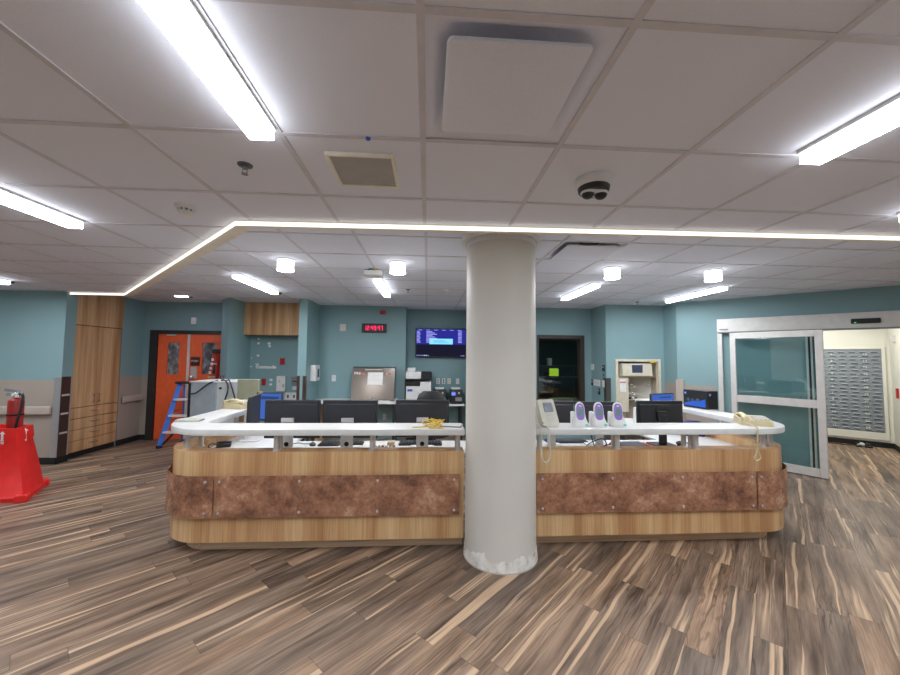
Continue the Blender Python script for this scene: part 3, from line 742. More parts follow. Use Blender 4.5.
def handset_unit(label, loc, rz=0.0):
    o = thing('handheld_thermometer', label, 'thermometer', loc, rz, None)
    b = NB(); loft(b, [[(x, y, 0) for x, y in rrect(.135, .12, .03)], [(x * .96, y * .96, .03) for x, y in rrect(.135, .12, .03)], [(x * .84 - .004, y * .75 + .012, .07) for x, y in rrect(.135, .12, .03)], [(x * .80 - .006, y * .6 + .018, .105) for x, y in rrect(.135, .12, .03)]]); cr = part('cradle', b, M_WPLAS, o)
    b = NB(); box(b, -.075, -.04, -.02, .045, 0, .125, bev=.008); part('probe_holder', b, M_WPLAS, cr)
    b = NB(); box(b, .03, .058, -.0605, -.055, .004, .026, bev=.003); part('mint_tag', b, M_TEALTAG, cr)
    def ov(w, h, cy, n=24): return [(w / 2 * (abs(math.cos(2 * PI * k / n)) ** .75) * (1 if math.cos(2 * PI * k / n) >= 0 else -1), cy + h / 2 * (abs(math.sin(2 * PI * k / n)) ** .75) * (1 if math.sin(2 * PI * k / n) >= 0 else -1)) for k in range(n)]
    A = .22
    b = NB(); loft(b, [tilt_pts(ov(.070, .165, .115), -.035, .012, A, .022), tilt_pts(ov(.086, .178, .115), -.035, .012, A, .010), tilt_pts(ov(.086, .178, .115), -.035, .012, A, -.006), tilt_pts(ov(.074, .168, .115), -.035, .012, A, -.014)]); part('body', b, M_WPLAS, o)
    b = NB(); loft(b, [tilt_pts(ov(.076, .152, .116), -.035, .012, A, -.013), tilt_pts(ov(.072, .148, .116), -.035, .012, A, -.017)]); f = part('face', b, M_PURP, o, label='purple face panel')
    b = NB(); loft(b, [tilt_pts([(x, v + .114) for x, v in rrect(.044, .066, .004)], -.035, .012, A, -.017), tilt_pts([(x, v + .114) for x, v in rrect(.044, .066, .004)], -.035, .012, A, -.0185)]); part('display', b, M_LCD, f)
    b = NB(); loft(b, [tilt_pts(ov(.026, .010, .168, 12), -.035, .012, A, -.017), tilt_pts(ov(.026, .010, .168, 12), -.035, .012, A, -.0185)]); part('logo', b, M_PAPER, f)
    return o
h0 = handset_unit('purple and white handheld unit in cradle, nearest the ivory telephone', (1.40, 3.335, RZ1), -.12)
dup(h0, (1.575, 3.335, RZ1), -.12, 'purple and white handheld unit in cradle, middle of the three on the counter')
dup(h0, (1.755, 3.335, RZ1), -.12, 'purple and white handheld unit in cradle, farthest of the three from the column')
for h in [x for x in COL.objects if x.name.startswith('handheld_thermometer')]: h['group'] = 'handheld units on the right counter'

# yellow cable heap, tablet, folder
b = NB(); rnd = random.Random(3)
for k in range(4):
    cx, cy, rr = .065 + rnd.uniform(-.02, .02), 3.30 + rnd.uniform(-.03, .03), .05 + rnd.uniform(-.01, .02)
    a0 = rnd.uniform(0, 6)
    tube(b, [(cx + rr * 1.3 * math.cos(a0 + t * .75), cy + rr * math.sin(a0 + t * .75), RZ1 + .005 + .012 * k + .012 * (1 + math.sin(t * 1.7 + k)) * (k > 0)) for t in range(11)], .0045, n=4)
tube(b, [(.0, 3.27, RZ1 + .005), (-.06, 3.25, RZ1 + .005), (-.10, 3.25, RZ1 + .005), (-.12, 3.24, RZ1 + .005)], .0045)
tube(b, [(.06, 3.27, RZ1 + .012), (.12, 3.23, RZ1 + .006), (.15, 3.205, RZ1 + .005), (.10, 3.195, RZ1 + .005), (.02, 3.205, RZ1 + .005)], .0045)
solo('network_cable', b, M_YEL, 'loose coil of yellow network cable on the counter left of the column', 'cable', (.03, 3.3, RZ1))
o = thing('tablet_computer', 'thin grey tablet lying on the counter against the column', 'tablet', (.225, 3.33, RZ1), -.25)
b = NB(); prism(b, rrect(.19, .15, .012), 0, .009); part('case', b, M_MGREY, o)
b = NB(); prism(b, rrect(.17, .13, .004), .009, .010); part('screen', b, M_LGREY, o)
b = NB(); box(b, -.10, .10, -.055, .055, 0, .020, bev=.003); o = solo('document_box', b, M_FOLD, 'flat grey-green document case on the left corner of the counter', 'case', (-2.18, 3.58, RZ1), W=False, rotz=.08)
b = NB(); box(b, .1, .104, -.045, .045, .004, .016); part('end_label', b, M_MGREY, o)

o = thing('drawer_unit', 'small white drawer unit on the desk tucked under the right counter arm', 'drawer unit', (3.08, 4.95, WT))
b = NB(); box(b, -.16, .12, -.16, .16, 0, .215, bev=.004); part('case', b, M_WPLAS, o)
for z in (.012, .112):
    b = NB(); box(b, -.15, .11, -.168, -.158, z, z + .092, bev=.003); d = part('drawer', b, M_WHITE, o)
    b = NB(); box(b, -.06, .02, -.178, -.168, z + .055, z + .065); part('pull', b, M_LGREY, d)
# printed cartons
def carton(label, loc, rz, w, d, h, name='carton'):
    o = thing(name, label, 'box', loc, rz)
    b = NB(); box(b, -w / 2, w / 2, -d / 2, d / 2, 0, h, bev=.003); c = part('box_body', b, M_BLACK, o)
    yf = -d / 2
    b = NB(); prism(b, [(-.45 * w, h * .12), (.44 * w, h * .10), (.44 * w, h * .55), (.1 * w, h * .38), (-.05 * w, h * .42), (-.45 * w, h * .22)], 0, .001); b.transform(Matrix.Translation((0, yf, 0)) @ FACE_Y); part('blue_print', b, M_BBLUE, c)
    for x, r in ((-.28, .06), (-.10, .05), (.12, .07)):
        b = NB(); prism(b, [(x * w + r * w * math.cos(a * PI / 8), h * .45 + r * h * 1.6 * math.sin(a * PI / 8)) for a in range(16)], 0, .0014)
        b.transform(Matrix.Translation((0, yf, 0)) @ FACE_Y); part('printed_figure', b, plain('grey_blue_print', (70, 84, 112), .6), c)
    b = NB(); prism(b, arc(-.40 * w, h * .82, h * .085, 0, 345, 20), 0, .0016); b.transform(Matrix.Translation((0, yf, 0)) @ FACE_Y); part('round_logo', b, M_BBLUE, c)
    t = text_bm('hp', h * .12, .0004); t.transform(Matrix.Translation((-.40 * w, yf - .002, h * .82)) @ FACE_Y); part('logo_lettering', t, M_PAPER, c)
    t = text_bm('hp', h * .12, .0004); q = NB(); prism(q, arc(0, 0, h * .085, 0, 345, 20), 0, .0016); q.transform(Matrix.Translation((0, 0, h * .80)) @ FACE_Y); q.transform(Matrix.Translation((w / 2, -d * .22, 0)) @ Matrix.Rotation(PI / 2, 4, 'Z')); part('round_logo', q, M_BBLUE, c)
    t.transform(Matrix.Translation((w / 2 + .002, -d * .22, h * .80)) @ Matrix.Rotation(PI / 2, 4, 'Z') @ FACE_Y); part('logo_lettering', t, M_PAPER, c)
    return o
carton('black and blue printer cartridge box standing on the right counter arm', (3.49, 4.55, RZ1), -1.36, .33, .18, .225)
b = NB(); box(b, -.12, .12, -.10, .10, 0, .155, bev=.003); o = solo('toner_box', b, M_DKBLUE, 'navy and purple printed box on the desk under the right counter arm', 'box', (3.16, 4.30, WT), W=False, rotz=-.3)
b = NB(); box(b, -.10, .02, -.1012, -.1002, .03, .11); box(b, .04, .10, -.1012, -.1002, .06, .13); part('printed_panel', b, M_PURP, o)
b = NB(); box(b, -.05, .08, -.1016, -.1012, .05, .08); part('printed_panel', b, M_PAPER, o)

# ================================================================== BACK OF THE STATION
# --- counter along the clock wall
o = thing('back_counter', 'white counter along the wall under the stainless steel box', 'counter', (-1.4, 7.3, 0))
b = NB(); box(b, -2.195, -.585, 7.02, 7.628, .765, .805, bev=.004); part('counter_top', b, M_WHITE, o, W=True)
b = NB(); box(b, -2.06, -2.02, 7.03, 7.62, 0, .765); part('end_support', b, M_WOODD, o, W=True)
b = NB(); box(b, -.64, -.60, 7.03, 7.62, 0, .765); part('end_support', b, M_BLACK, o, W=True)
b = NB(); box(b, -.90, -.70, 7.03, 7.14, .806, .822, bev=.003); solo('paper_stack', b, M_PAPER, 'small white stack of papers on the end of the back counter', 'papers', (-.8, 7.13, .805))
# --- stainless steel box with a sloping front
o = thing('steel_cabinet', 'stainless steel sloped-front cabinet with taped white notice on the back counter', 'cabinet', (-1.04, 7.42, .805))
b = NB()
prof = [(7.20, 0), (7.16, .02), (7.32, .625), (7.36, .645), (7.60, .645), (7.60, 0)]
loft(b, [[(x, y, .805 + z) for y, z in prof] for x in (-1.445, -.635)]); part('housing', b, brushed('steel_front', (112, 104, 98), .24, True, metal=.9), o, W=True)
def on_slope(u0, u1, v0, v1, mat_, nm, par, d=.003):
    bb = NB(); dy, dz = (7.32 - 7.16), .605
    P = lambda x, v, e: (x, 7.16 + dy * v - e * .96, .825 + dz * v + e * .25)
    loft(bb, [[P(u0, v0, e), P(u1, v0, e), P(u1, v1, e), P(u0, v1, e)] for e in (-.001, d)]); return part(nm, bb, mat_, par, W=True)
hs = o.children[0] if o.children else None
on_slope(-1.15, -.86, .47, .86, M_PAPER, 'paper_notice', o)
for k in range(5): on_slope(-1.08, -.94 + .01 * (k % 2), .60 + k * .04, .605 + k * .04, M_LGREY, 'notice_text', o, .0035)
on_slope(-1.21, -.87, .935, .955, M_WHITE, 'label_strip', o)
on_slope(-1.275, -1.22, .79, .85, M_ORANGE, 'orange_label', o); on_slope(-.80, -.775, .79, .86, plain('amber_label', (226, 140, 40), .5), 'amber_label', o); on_slope(-.765, -.72, .79, .84, M_SIGNRED, 'red_label', o)
t = text_bm('FIRE', .07, .001); t.transform(Matrix.Translation((-1.35, 7.285, 1.325)) @ Matrix.Rotation(-.26, 4, 'X') @ FACE_Y); part('label_lettering', t, M_PAPER, o, W=True)
b = NB(); cyl(b, (-1.08, 7.17, .87), (-1.08, 7.14, .87), .014, seg=12); part('lock_knob', b, M_CHROME, o, W=True)

# --- wall plates and small wall devices
def plate(name, label, cat, M4, w, h, col, holes=(), group=None, d=.008, hcol=None):
    """plate on a wall: local x along the wall, -y out of it"""
    o = bpy.data.objects.new(name, None); COL.objects.link(o); o['label'] = label; o['category'] = cat
    if group: o['group'] = group
    o.matrix_world = M4; WM[o.name] = M4
    b = NB(); box(b, -w / 2, w / 2, -d, 0, -h / 2, h / 2, bev=.002); p = part('cover_plate', b, col, o)
    for hx, hz, hw, hh in holes:
        b = NB(); box(b, hx - hw / 2, hx + hw / 2, -d - .003, -d + .001, hz - hh / 2, hz + hh / 2); part('insert', b, hcol or M_LGREY, p)
    return o
def onY(x, y, z): return Matrix.Translation((x, y, z))
def onXp(x, y, z): return Matrix.Translation((x, y, z)) @ Matrix.Rotation(PI / 2, 4, 'Z')     # wall whose face looks to +X
def onXn(x, y, z): return Matrix.Translation((x, y, z)) @ Matrix.Rotation(-PI / 2, 4, 'Z')    # looks to -X
plate('speaker_plate', 'cream square speaker plate on teal wall left of the red clock', 'plate', onY(-1.73, 7.63, 2.24), .12, .14, M_CAB, [(0, 0, .08, .09), (0, 0, .03, .03)], hcol=M_LGREY)
plate('light_switch', 'white light switch on the teal wall below the speaker plate', 'switch', onY(-1.885, 7.63, 1.21), .08, .125, M_WPLAS, [(0, 0, .03, .06)], hcol=M_WHITE)
plate('fire_strobe', 'small red strobe near the ceiling above the red clock', 'alarm', onY(-.925, 7.63, 2.56), .12, .075, M_SIGNRED, [(0, -.01, .06, .03)], d=.04, hcol=plain('dark_red', (110, 20, 26), .4))
plate('wall_outlet', 'cream electrical outlet low on the wall under the back counter', 'outlet', onY(-.855, 7.63, .435), .075, .12, M_CAB, [(0, .028, .03, .03), (0, -.028, .03, .03)])
for x, hc, lb in ((.238, M_MGREY, 'white wall outlet above the printers, first from the left with grey plug'), (.358, M_BLACK, 'white wall outlet above the printers, second from the left with black plug'), (.478, M_YEL, 'white wall outlet above the printers, third from the left with yellow plug'), (.665, M_WPLAS, 'blank white wall plate above the right label printer')):
    plate('wall_outlet', lb, 'outlet', onY(x, 8.07, 1.135), .075, .12, M_WPLAS, [(0, .022, .028, .03), (0, -.026, .028, .03)], hcol=hc)
# LED clock with seven segment figures
ck = plate('wall_clock', 'black wall clock with glowing red digits on the teal wall', 'clock', onY(-1.09, 7.63, 2.235), .50, .185, M_BLACK, d=.05)
SEG = {'0': 'abcdef', '1': 'bc', '2': 'abged', '4': 'fgbc', '7': 'abc', '9': 'abcdfg', '5': 'afgcd'}
b = NB(); xx = -.20
for ch in '12:49:47':
    if ch == ':':
        for z in (-.02, .02): box(b, xx, xx + .012, -.053, -.05, z - .007, z + .007)
        xx += .026; continue
    w, h, t_ = .040, .045, .011
    for s in SEG[ch]:
        bx = {'a': (0, w, h - t_, h), 'g': (0, w, -t_ / 2, t_ / 2), 'd': (0, w, -h, -h + t_), 'f': (0, t_, 0, h), 'e': (0, t_, -h, 0), 'b': (w - t_, w, 0, h), 'c': (w - t_, w, -h, 0)}[s]
        box(b, xx + bx[0], xx + bx[1], -.053, -.05, bx[2], bx[3])
    xx += .056
part('digits', b, M_REDLED, ck)
# sanitiser dispenser on the partition
o = plate('sanitizer_dispenser', 'white sanitizer dispenser with dark window on the side of the partition wall', 'dispenser', onXp(-2.20, 7.26, 1.33), .27, .30, M_WPLAS, d=.10)
b = NB(); box(b, -.02, .09, -.104, -.10, -.085, .075, bev=.003); part('dark_window', b, M_LCDB, o)

# --- corner guards of brushed steel on the partition ends, brown reflection painted in
def cguard(label, x, y, sx, z0=.10, z1=1.29):
    b = NB(); box(b, min(x, x + sx * .05), max(x, x + sx * .05), y - .004, y, z0, z1); box(b, x - (.004 if sx > 0 else 0), x + (.004 if sx < 0 else 0), y - .004, y + .06, z0, z1)
    return solo('corner_guard', b, plain('brown_reflection_steel', (96, 78, 70), .3, .6), label, 'corner guard', (x, y, z0))
cguard('steel corner guard on the left edge of the partition right of the niche', -2.35, 6.868, 1)
cguard('steel corner guard on the right edge of the partition below the dispenser', -2.20, 6.868, -1)
b = NB(); box(b, 3.40, 3.485, 6.844, 6.85, .1, 1.29); box(b, 3.393, 3.40, 6.844, 6.94, .1, 1.29)
o = solo('corner_guard', b, brushed('dark_steel', (120, 116, 112), .35), 'dark steel corner guard on the wall edge left of the medication cabinet', 'corner guard', (3.40, 6.85, .1))
o = thing('corner_guard', 'wide polished steel corner guard left of the tall wood cabinet', 'corner guard', (-5.51, 5.94, .1))
b = NB(); box(b, -5.60, -5.507, 5.936, 5.944, .10, 1.30); part('front_plate', b, brushed('polished_steel', (190, 188, 190), .3, metal=.5), o, W=True)
b = NB(); box(b, -5.511, -5.506, 5.944, 6.09, .10, 1.30); rp = part('return_plate', b, plain('brown_reflection_steel', (96, 78, 70), .3, .6), o, W=True)  # brown base colour paints the dark wood reflected in the steel
for z in (.45, .74, 1.02): b = NB(); box(b, -5.506, -5.5045, 5.96, 6.08, z - .014, z + .014); part('reflection_bar', b, M_ALU, rp, W=True)  # pale bars painting the light streaks of the reflection
b = NB(); box(b, -.655, -.535, -.075, .0, .10, 1.295, mat=DG, bev=.006); solo('wall_bumper', b, M_HRAIL, 'taupe vertical bumper post at the corner beside the sliding door wall', 'bumper', (4.54, 6.46, .1))

# --- television
o = thing('television', 'wall-mounted flat screen showing a dark blue list with pale blue pop-up', 'tv', (.29, 8.04, 1.96))
b = NB(); box(b, -.262, .845, 7.99, 8.04, 1.645, 2.275, bev=.006); hs = part('housing', b, M_BLACK, o, W=True)
b = NB(); box(b, -.1, .7, 8.04, 8.07, 1.75, 2.1); part('wall_mount', b, M_BLACK, o, W=True)
b = NB()
def tvq(x0, x1, z0, z1, mi, e): box(b, x0, x1, 7.9895 - e, 7.990, z0, z1, mi)
tvq(-.245, .83, 1.93, 2.258, 0, 0); tvq(-.245, .83, 1.67, 1.93, 1, 0)
for k in range(9):
    z = 2.20 - k * .029
    tvq(-.235, -.175 + .012 * (k % 3), z, z + .016, 2, .0006); tvq(.66, .745 - .01 * (k % 2), z, z + .016, 2, .0006)
    tvq(-.03, .10 + .05 * ((k * 7) % 3), z, z + .016, 2, .0006)
for k in range(6): tvq(-.2 + k * .17, -.12 + k * .17, 2.235, 2.247, 2, .0006)
tvq(.04, .545, 1.935, 2.055, 3, .0012)
for k in range(3): tvq(.12, .46 - .05 * k, 1.965 + k * .025, 1.970 + k * .025, 0, .0016)
for k in range(7): tvq(-.235 + k * .04, -.215 + k * .04, 1.68, 1.70, 4 if k in (4, 5) else 2, .0006)
tvq(.72, .74, 1.68, 1.695, 2, .0006); tvq(.76, .80, 1.68, 1.695, 2, .0006)
part('screen', b, [M_SCRNAVY, M_SCRBLK, M_SCRTXT, M_SCRCYAN, M_SCRWHT], o, W=True)

# --- copier
o = thing('copier', 'white office copier with black scanner lid in the wall recess', 'copier', (-.17, 7.74, 0))
b = NB(); box(b, -.42, .08, 7.46, 8.02, .05, 1.16, bev=.012); bd = part('body', b, M_WPLAS, o, W=True)
b = NB(); box(b, -.40, .085, 7.43, 8.0, 1.19, 1.215); box(b, -.12, .09, 7.42, 8.0, 1.20, 1.345, bev=.012); part('scanner_lid', b, M_BLACK, o, W=True)
b = NB(); box(b, -.43, -.12, 7.44, 8.0, 1.215, 1.36, bev=.01); box(b, -.40, -.24, 7.5, 7.9, 1.36, 1.43, bev=.01); part('document_feeder', b, M_WPLAS, o, W=True)
b = NB(); box(b, -.42, -.14, 7.445, 7.47, 1.075, 1.16, bev=.004); part('output_slot', b, M_BLACK, bd, W=True)
b = NB(); box(b, -.39, -.29, 7.455, 7.462, .965, 1.01); part('blue_label', b, M_BBLUE, bd, W=True)
b = NB(); cyl(b, (-.17, 7.462, .93), (-.17, 7.45, .93), .018, seg=14); part('power_button', b, M_LGREY, bd, W=True)
for z in (.20, .42, .64): b = NB(); box(b, -.40, .06, 7.452, 7.465, z, z + .19, bev=.004); part('paper_drawer', b, M_LGREY, bd, W=True)
b = NB(); box(b, -.40, -.36, 7.5, 7.54, 0, .05); box(b, .02, .06, 7.5, 7.54, 0, .05); box(b, -.40, -.36, 7.94, 7.98, 0, .05); box(b, .02, .06, 7.94, 7.98, 0, .05); part('feet', b, M_BLACK, o, W=True)
b = NB(); box(b, -.448, -.432, 7.5, 7.9, .3, 1.25); solo('wall_panel', b, M_BLACK, 'narrow black panel against the recess wall beside the copier', 'panel', (-.44, 7.7, .3))

# --- printer table with two label printers
o = thing('printer_table', 'narrow pale table with dark legs carrying two label printers', 'table', (.45, 7.72, 0))
b = NB(); box(b, .12, .76, 7.45, 8.02, .675, .71, bev=.004); part('table_top', b, M_WHITE, o, W=True)
for x in (.16, .70):
    for y in (7.50, 7.97): b = NB(); box(b, x - .02, x + .02, y - .02, y + .02, 0, .675); part('leg', b, M_BLACK, o, W=True)
def label_printer(label, loc, lcd):
    o = thing('label_printer', label, 'printer', loc)
    b = NB(); box(b, -.125, .125, -.19, .19, 0, .29, bev=.02, seg=2); part('case', b, M_BLACK, o)
    b = NB(); loft(b, [[(x, -.20, z) for x, z in ((-.02, .06), (.11, .06), (.11, .13), (-.02, .13))], [(x, -.17, z) for x, z in ((-.03, .05), (.12, .05), (.12, .14), (-.03, .14))]]); part('label_slot', b, M_MGREY, o)
    b = NB(); box(b, -.10, -.02, -.196, -.188, .17, .235, bev=.002); part('display', b, lcd, o)
    b = NB(); cyl(b, (.05, -.19, .22), (.05, -.197, .22), .018, seg=14); part('feed_button', b, M_LGREY, o)
    return o
label_printer('black label printer with lit screen at the right end of the printer table', (.60, 7.72, .71), glow('printer_lcd', (110, 130, 230), .3))
label_printer('black label printer partly behind the office chair back', (.27, 7.74, .71), glow('printer_lcd_dim', (90, 100, 200), .25))
for x, lb in ((.60, 'white papers lying on top of the right label printer'), (.27, 'white papers lying on top of the left label printer')):
    b = NB(); box(b, x - .10, x + .08, 7.62, 7.84, 1.0, 1.025); solo('paper_stack', b, M_PAPER, lb, 'papers', (x, 7.72, 1.0))

# --- office chair
o = thing('office_chair', 'black office chair with curved back in front of the copier', 'chair', (.06, 5.7, 0))
def bow(z, w, off): return [(.06 + w * math.sin(a), 5.60 - .10 * math.cos(a) + off, z) for a in [-.95 + 1.9 * i / 10 for i in range(11)]] + [(.06 + (w - .02) * math.sin(a), 5.65 - .10 * math.cos(a) + off, z) for a in [.95 - 1.9 * i / 10 for i in range(11)]]
b = NB(); loft(b, [bow(.55, .20, .04), bow(.62, .25, .02), bow(.85, .27, 0), bow(1.02, .26, .0), bow(1.10, .22, .01), bow(1.145, .14, .02)]); part('backrest', b, M_BLACK, o, W=True)
b = NB(); prism(b, [(x + .06, y + 5.85) for x, y in rrect(.50, .48, .10)], .43, .51, bev=.02); part('seat', b, M_BLACK, o, W=True)
b = NB(); box(b, .02, .10, 5.60, 5.66, .40, .62); part('back_bracket', b, M_BLACK, o, W=True)
b = NB(); cyl(b, (.06, 5.85, .08), (.06, 5.85, .44), .03); part('gas_stem', b, M_CHROME, o, W=True)
for k in range(5):
    a = 2 * PI * k / 5 + .3; ex, ey = .06 + .30 * math.cos(a), 5.85 + .30 * math.sin(a)
    b = NB(); cyl(b, (.06, 5.85, .10), (ex, ey, .07), .025, .015, 10); l = part('leg', b, M_BLACK, o, W=True)
    b = NB(); cyl(b, (ex - .02 * math.sin(a), ey + .02 * math.cos(a), .03), (ex + .02 * math.sin(a), ey - .02 * math.cos(a), .03), .03, seg=14); part('caster', b, M_RUBBER, l, W=True)

# --- niche with overhead cabinet
o = thing('overhead_cabinet', 'wood overhead cabinet filling the top of the niche', 'cabinet', (-2.97, 7.55, 2.06))
b = NB(); box(b, -3.582, -2.352, 7.43, 7.718, 2.058, 2.69); part('carcass', b, M_WOODD, o, W=True)
for x0, x1 in ((-3.58, -2.97), (-2.966, -2.354)): b = NB(); box(b, x0, x1, 7.41, 7.43, 2.055, 2.69, bev=.002); part('door', b, M_WOODD, o, W=True)
plate('red_sign', 'red card on the niche wall, upper one right of the lettering', 'sign', onY(-2.945, 7.72, 1.535), .10, .135, M_SIGNRED, d=.004)
plate('red_sign', 'red card on the niche wall, lower one left of the white dispenser', 'sign', onY(-3.30, 7.72, 1.115), .085, .14, M_SIGNRED, d=.004)
plate('glove_dispenser', 'white dispenser box on the niche wall above the blue-screen monitor', 'dispenser', onY(-2.93, 7.72, 1.09), .17, .30, M_WPLAS, [(-.03, .05, .02, .02), (.05, -.04, .02, .06)], d=.09, hcol=M_MGREY)
plate('outlet_box', 'dark grey steel outlet box on the right of the niche wall', 'outlet', onY(-2.67, 7.72, 1.14), .14, .17, M_MGREY, [(0, 0, .09, .02)], d=.05, hcol=M_BLACK)
plate('wall_socket', 'wide white outlet panel low on the niche wall', 'outlet', onY(-2.75, 7.72, .83), .26, .16, M_WPLAS, [(-.06, 0, .03, .06), (.06, 0, .03, .06)], hcol=M_BLACK)
plate('wall_socket', 'small white double plate just below the grey outlet box in the niche', 'outlet', onY(-2.67, 7.72, 1.0), .12, .07, M_WPLAS, [(-.03, 0, .03, .03), (.03, 0, .03, .03)])
b = NB()
def blob(x, z, r, sx=1.0):
    n = 12; prism(b, [(x + r * sx * (1 + .25 * math.sin(3.1 * k + x * 50)) * math.cos(2 * PI * k / n), z + r * (1 + .25 * math.cos(2.3 * k + z * 40)) * math.sin(2 * PI * k / n)) for k in range(n)], 0, .0015)
for x, z, r in ((-3.43, 1.99, .022), (-3.43, 1.90, .024), (-3.43, 1.65, .022), (-3.22, 1.90, .028), (-3.21, 1.845, .024), (-3.55, 1.60, .010), (-3.56, 1.43, .014), (-3.16, 1.16, .028), (-3.16, 1.07, .024)): blob(x, z, r, 1.2)
b.transform(Matrix.Translation((0, 7.7185, 0)) @ FACE_Y); solo('plaster_patch', b, M_PAPER, 'scattered white filler patches on the teal niche wall', 'wall patch', (-3.3, 7.72, 1.0))
bpy.data.objects['plaster_patch']['kind'] = 'stuff'
t = text_bm('Commode', .092, .001, .006); t.transform(Matrix.Translation((-3.265, 7.7175, 1.42)) @ FACE_Y); q = text_bm('E', .10, .001, .006); q.transform(Matrix.Translation((-3.445, 7.7175, 1.43)) @ FACE_Y); join(t, q)
q = NB(); box(q, -3.48, -3.41, 7.716, 7.7185, 1.477, 1.492); join(t, q)
solo('wall_lettering', t, M_PAPER, 'white Commode lettering on the teal niche wall', 'lettering', (-3.25, 7.72, 1.39))
M45 = Matrix.Translation((-3.79, 7.07, 1.235)) @ Matrix.Rotation(-PI / 4, 4, 'Z')
plate('wall_outlet', 'dark outlet on the chamfered pillar, nearest the orange door', 'outlet', M45, .075, .12, M_MGREY, [(0, .025, .03, .03), (0, -.025, .03, .03)], hcol=M_BLACK)
plate('wall_outlet', 'dark outlet on the chamfered pillar, on the niche side', 'outlet', Matrix.Translation((-3.675, 6.955, 1.235)) @ Matrix.Rotation(-PI / 4, 4, 'Z'), .10, .12, M_MGREY, [(-.02, .025, .03, .03), (.02, -.025, .03, .03)], hcol=M_BLACK)
plate('exit_light', 'small white light unit on the wall over the orange door', 'light', onY(-4.62, 7.6, 2.325), .09, .13, M_WPLAS, [(0, -.02, .05, .04)], d=.05)

# --- dark jog wall devices
for nm, lb, ct, y, z, w, h, c, hol in (
    ('light_switch', 'white light switch, topmost on the narrow dark teal wall right of the window', 'switch', 7.42, 1.485, .13, .12, M_WPLAS, [(0, 0, .03, .06)]),
    ('light_switch', 'wide white three-gang switch on the narrow teal wall right of the window', 'switch', 7.24, 1.175, .28, .125, M_WPLAS, [(-.09, 0, .03, .06), (0, 0, .03, .06), (.09, 0, .03, .06)]),
    ('wall_outlet', 'white outlet nearest the dark corner guard on the narrow teal wall', 'outlet', 6.955, 1.175, .10, .13, M_WPLAS, [(0, .025, .03, .03), (0, -.025, .03, .03)]),
    ('card_reader', 'black card reader beside the window at switch height', 'reader', 7.44, 1.17, .08, .12, M_BLACK, [(0, .02, .03, .03)]),
    ('intercom', 'black intercom, highest of the dark devices near the corner guard', 'intercom', 6.95, 1.475, .085, .12, M_BLACK, [(0, .02, .05, .02)]),
    ('push_button', 'small black round-cornered button under the black intercom', 'button', 6.955, 1.345, .05, .05, M_BLACK, [(0, 0, .02, .02)]),
    ('push_button', 'small black button, lower of the two under the black intercom', 'button', 6.955, 1.27, .05, .05, M_BLACK, [(0, 0, .02, .02)]),
    ('wall_outlet', 'black outlet below the wide three-gang switch', 'outlet', 7.14, 1.01, .075, .12, M_BLACK, [(0, .02, .03, .03)])):
    plate(nm, lb, ct, onXn(3.40, y, z), w, h, c, hol, d=.012)

# --- medication cabinet let into the wall
o = thing('medication_cabinet', 'cream recessed dispensing cabinet with small dark screen in the teal wall', 'cabinet', (4.02, 6.86, .25))
b = NB()
for a in ((3.575, 3.625, .25, 1.655), (4.417, 4.467, .25, 1.655), (3.625, 4.417, 1.605, 1.655), (3.625, 4.417, .25, .30)): box(b, a[0], a[1], 6.825, 7.0, a[2], a[3], bev=.004)
part('frame', b, M_CAB, o, W=True)
b = NB(); box(b, 3.625, 4.417, 7.33, 7.35, .30, 1.605); box(b, 3.625, 3.64, 6.87, 7.33, .30, 1.605); box(b, 4.40, 4.417, 6.87, 7.33, .30, 1.605); box(b, 3.64, 4.40, 6.87, 7.33, .30, .32); part('lining', b, plain('taupe_lining', (190, 178, 162), .5), o, W=True)
b = NB(); loft(b, [[(x, y, 1.30) for x, y in ((3.64, 6.86), (4.40, 6.86), (4.40, 7.33), (3.64, 7.33))], [(x, y, 1.34) for x, y in ((3.70, 6.80), (4.28, 6.80), (4.40, 7.33), (3.64, 7.33))], [(x, y, 1.57) for x, y in ((3.70, 6.82), (4.28, 6.82), (4.40, 7.33), (3.64, 7.33))]]); hd = part('head_unit', b, M_CAB, o, W=True)
b = NB(); box(b, 3.885, 4.09, 6.800, 6.83, 1.395, 1.545, bev=.004); part('screen', b, M_LCDB, hd, W=True)
b = NB(); box(b, 3.635, 3.835, 6.85, 6.88, .65, 1.30, bev=.004); dr = part('door', b, M_CAB, o, W=True)
b = NB(); box(b, 3.66, 3.785, 6.846, 6.85, 1.03, 1.27); pp = part('paper_sheet', b, M_PAPER, dr, W=True)
b = NB(); box(b, 3.665, 3.78, 6.8445, 6.846, 1.20, 1.225); part('red_heading', b, plain('salmon_print', (206, 120, 100), .7), pp, W=True)
for z, x1 in ((1.14, 4.2), (1.0, 4.3)):
    b = NB(); tube(b, [(3.86, 7.05, z + .03), (3.95, 6.95, z + .02), (4.02, 6.95, z - .02), (3.93, 7.0, z - .05), (3.90, 7.08, z)], .006); tube(b, [(3.95, 7.05, z - .02), (4.1, 7.02, z - .02), (x1, 7.05, z - .015)], .005, smooth=False); part('wire_rack', b, M_CHROME, o, W=True)
b = NB(); cyl(b, (4.37, 7.0, 1.15), (4.30, 7.0, 1.15), .02, seg=12); part('latch', b, M_CHROME, o, W=True)
b = NB(); box(b, 4.25, 4.36, 6.822, 6.826, 1.585, 1.62); part('yellow_label', b, M_YEL, o, W=True)
for k in range(4): b = NB(); sph(b, (3.88 + .06 * k, 7.0, .90), .03, (1, 1, .8), 10); part('small_jar', b, [M_PAPER, M_BLACK][k % 2], o, W=True)
b = NB(); box(b, 3.64, 4.40, 6.95, 7.33, .86, .88); part('shelf', b, plain('taupe_lining', (190, 178, 162), .5), o, W=True)

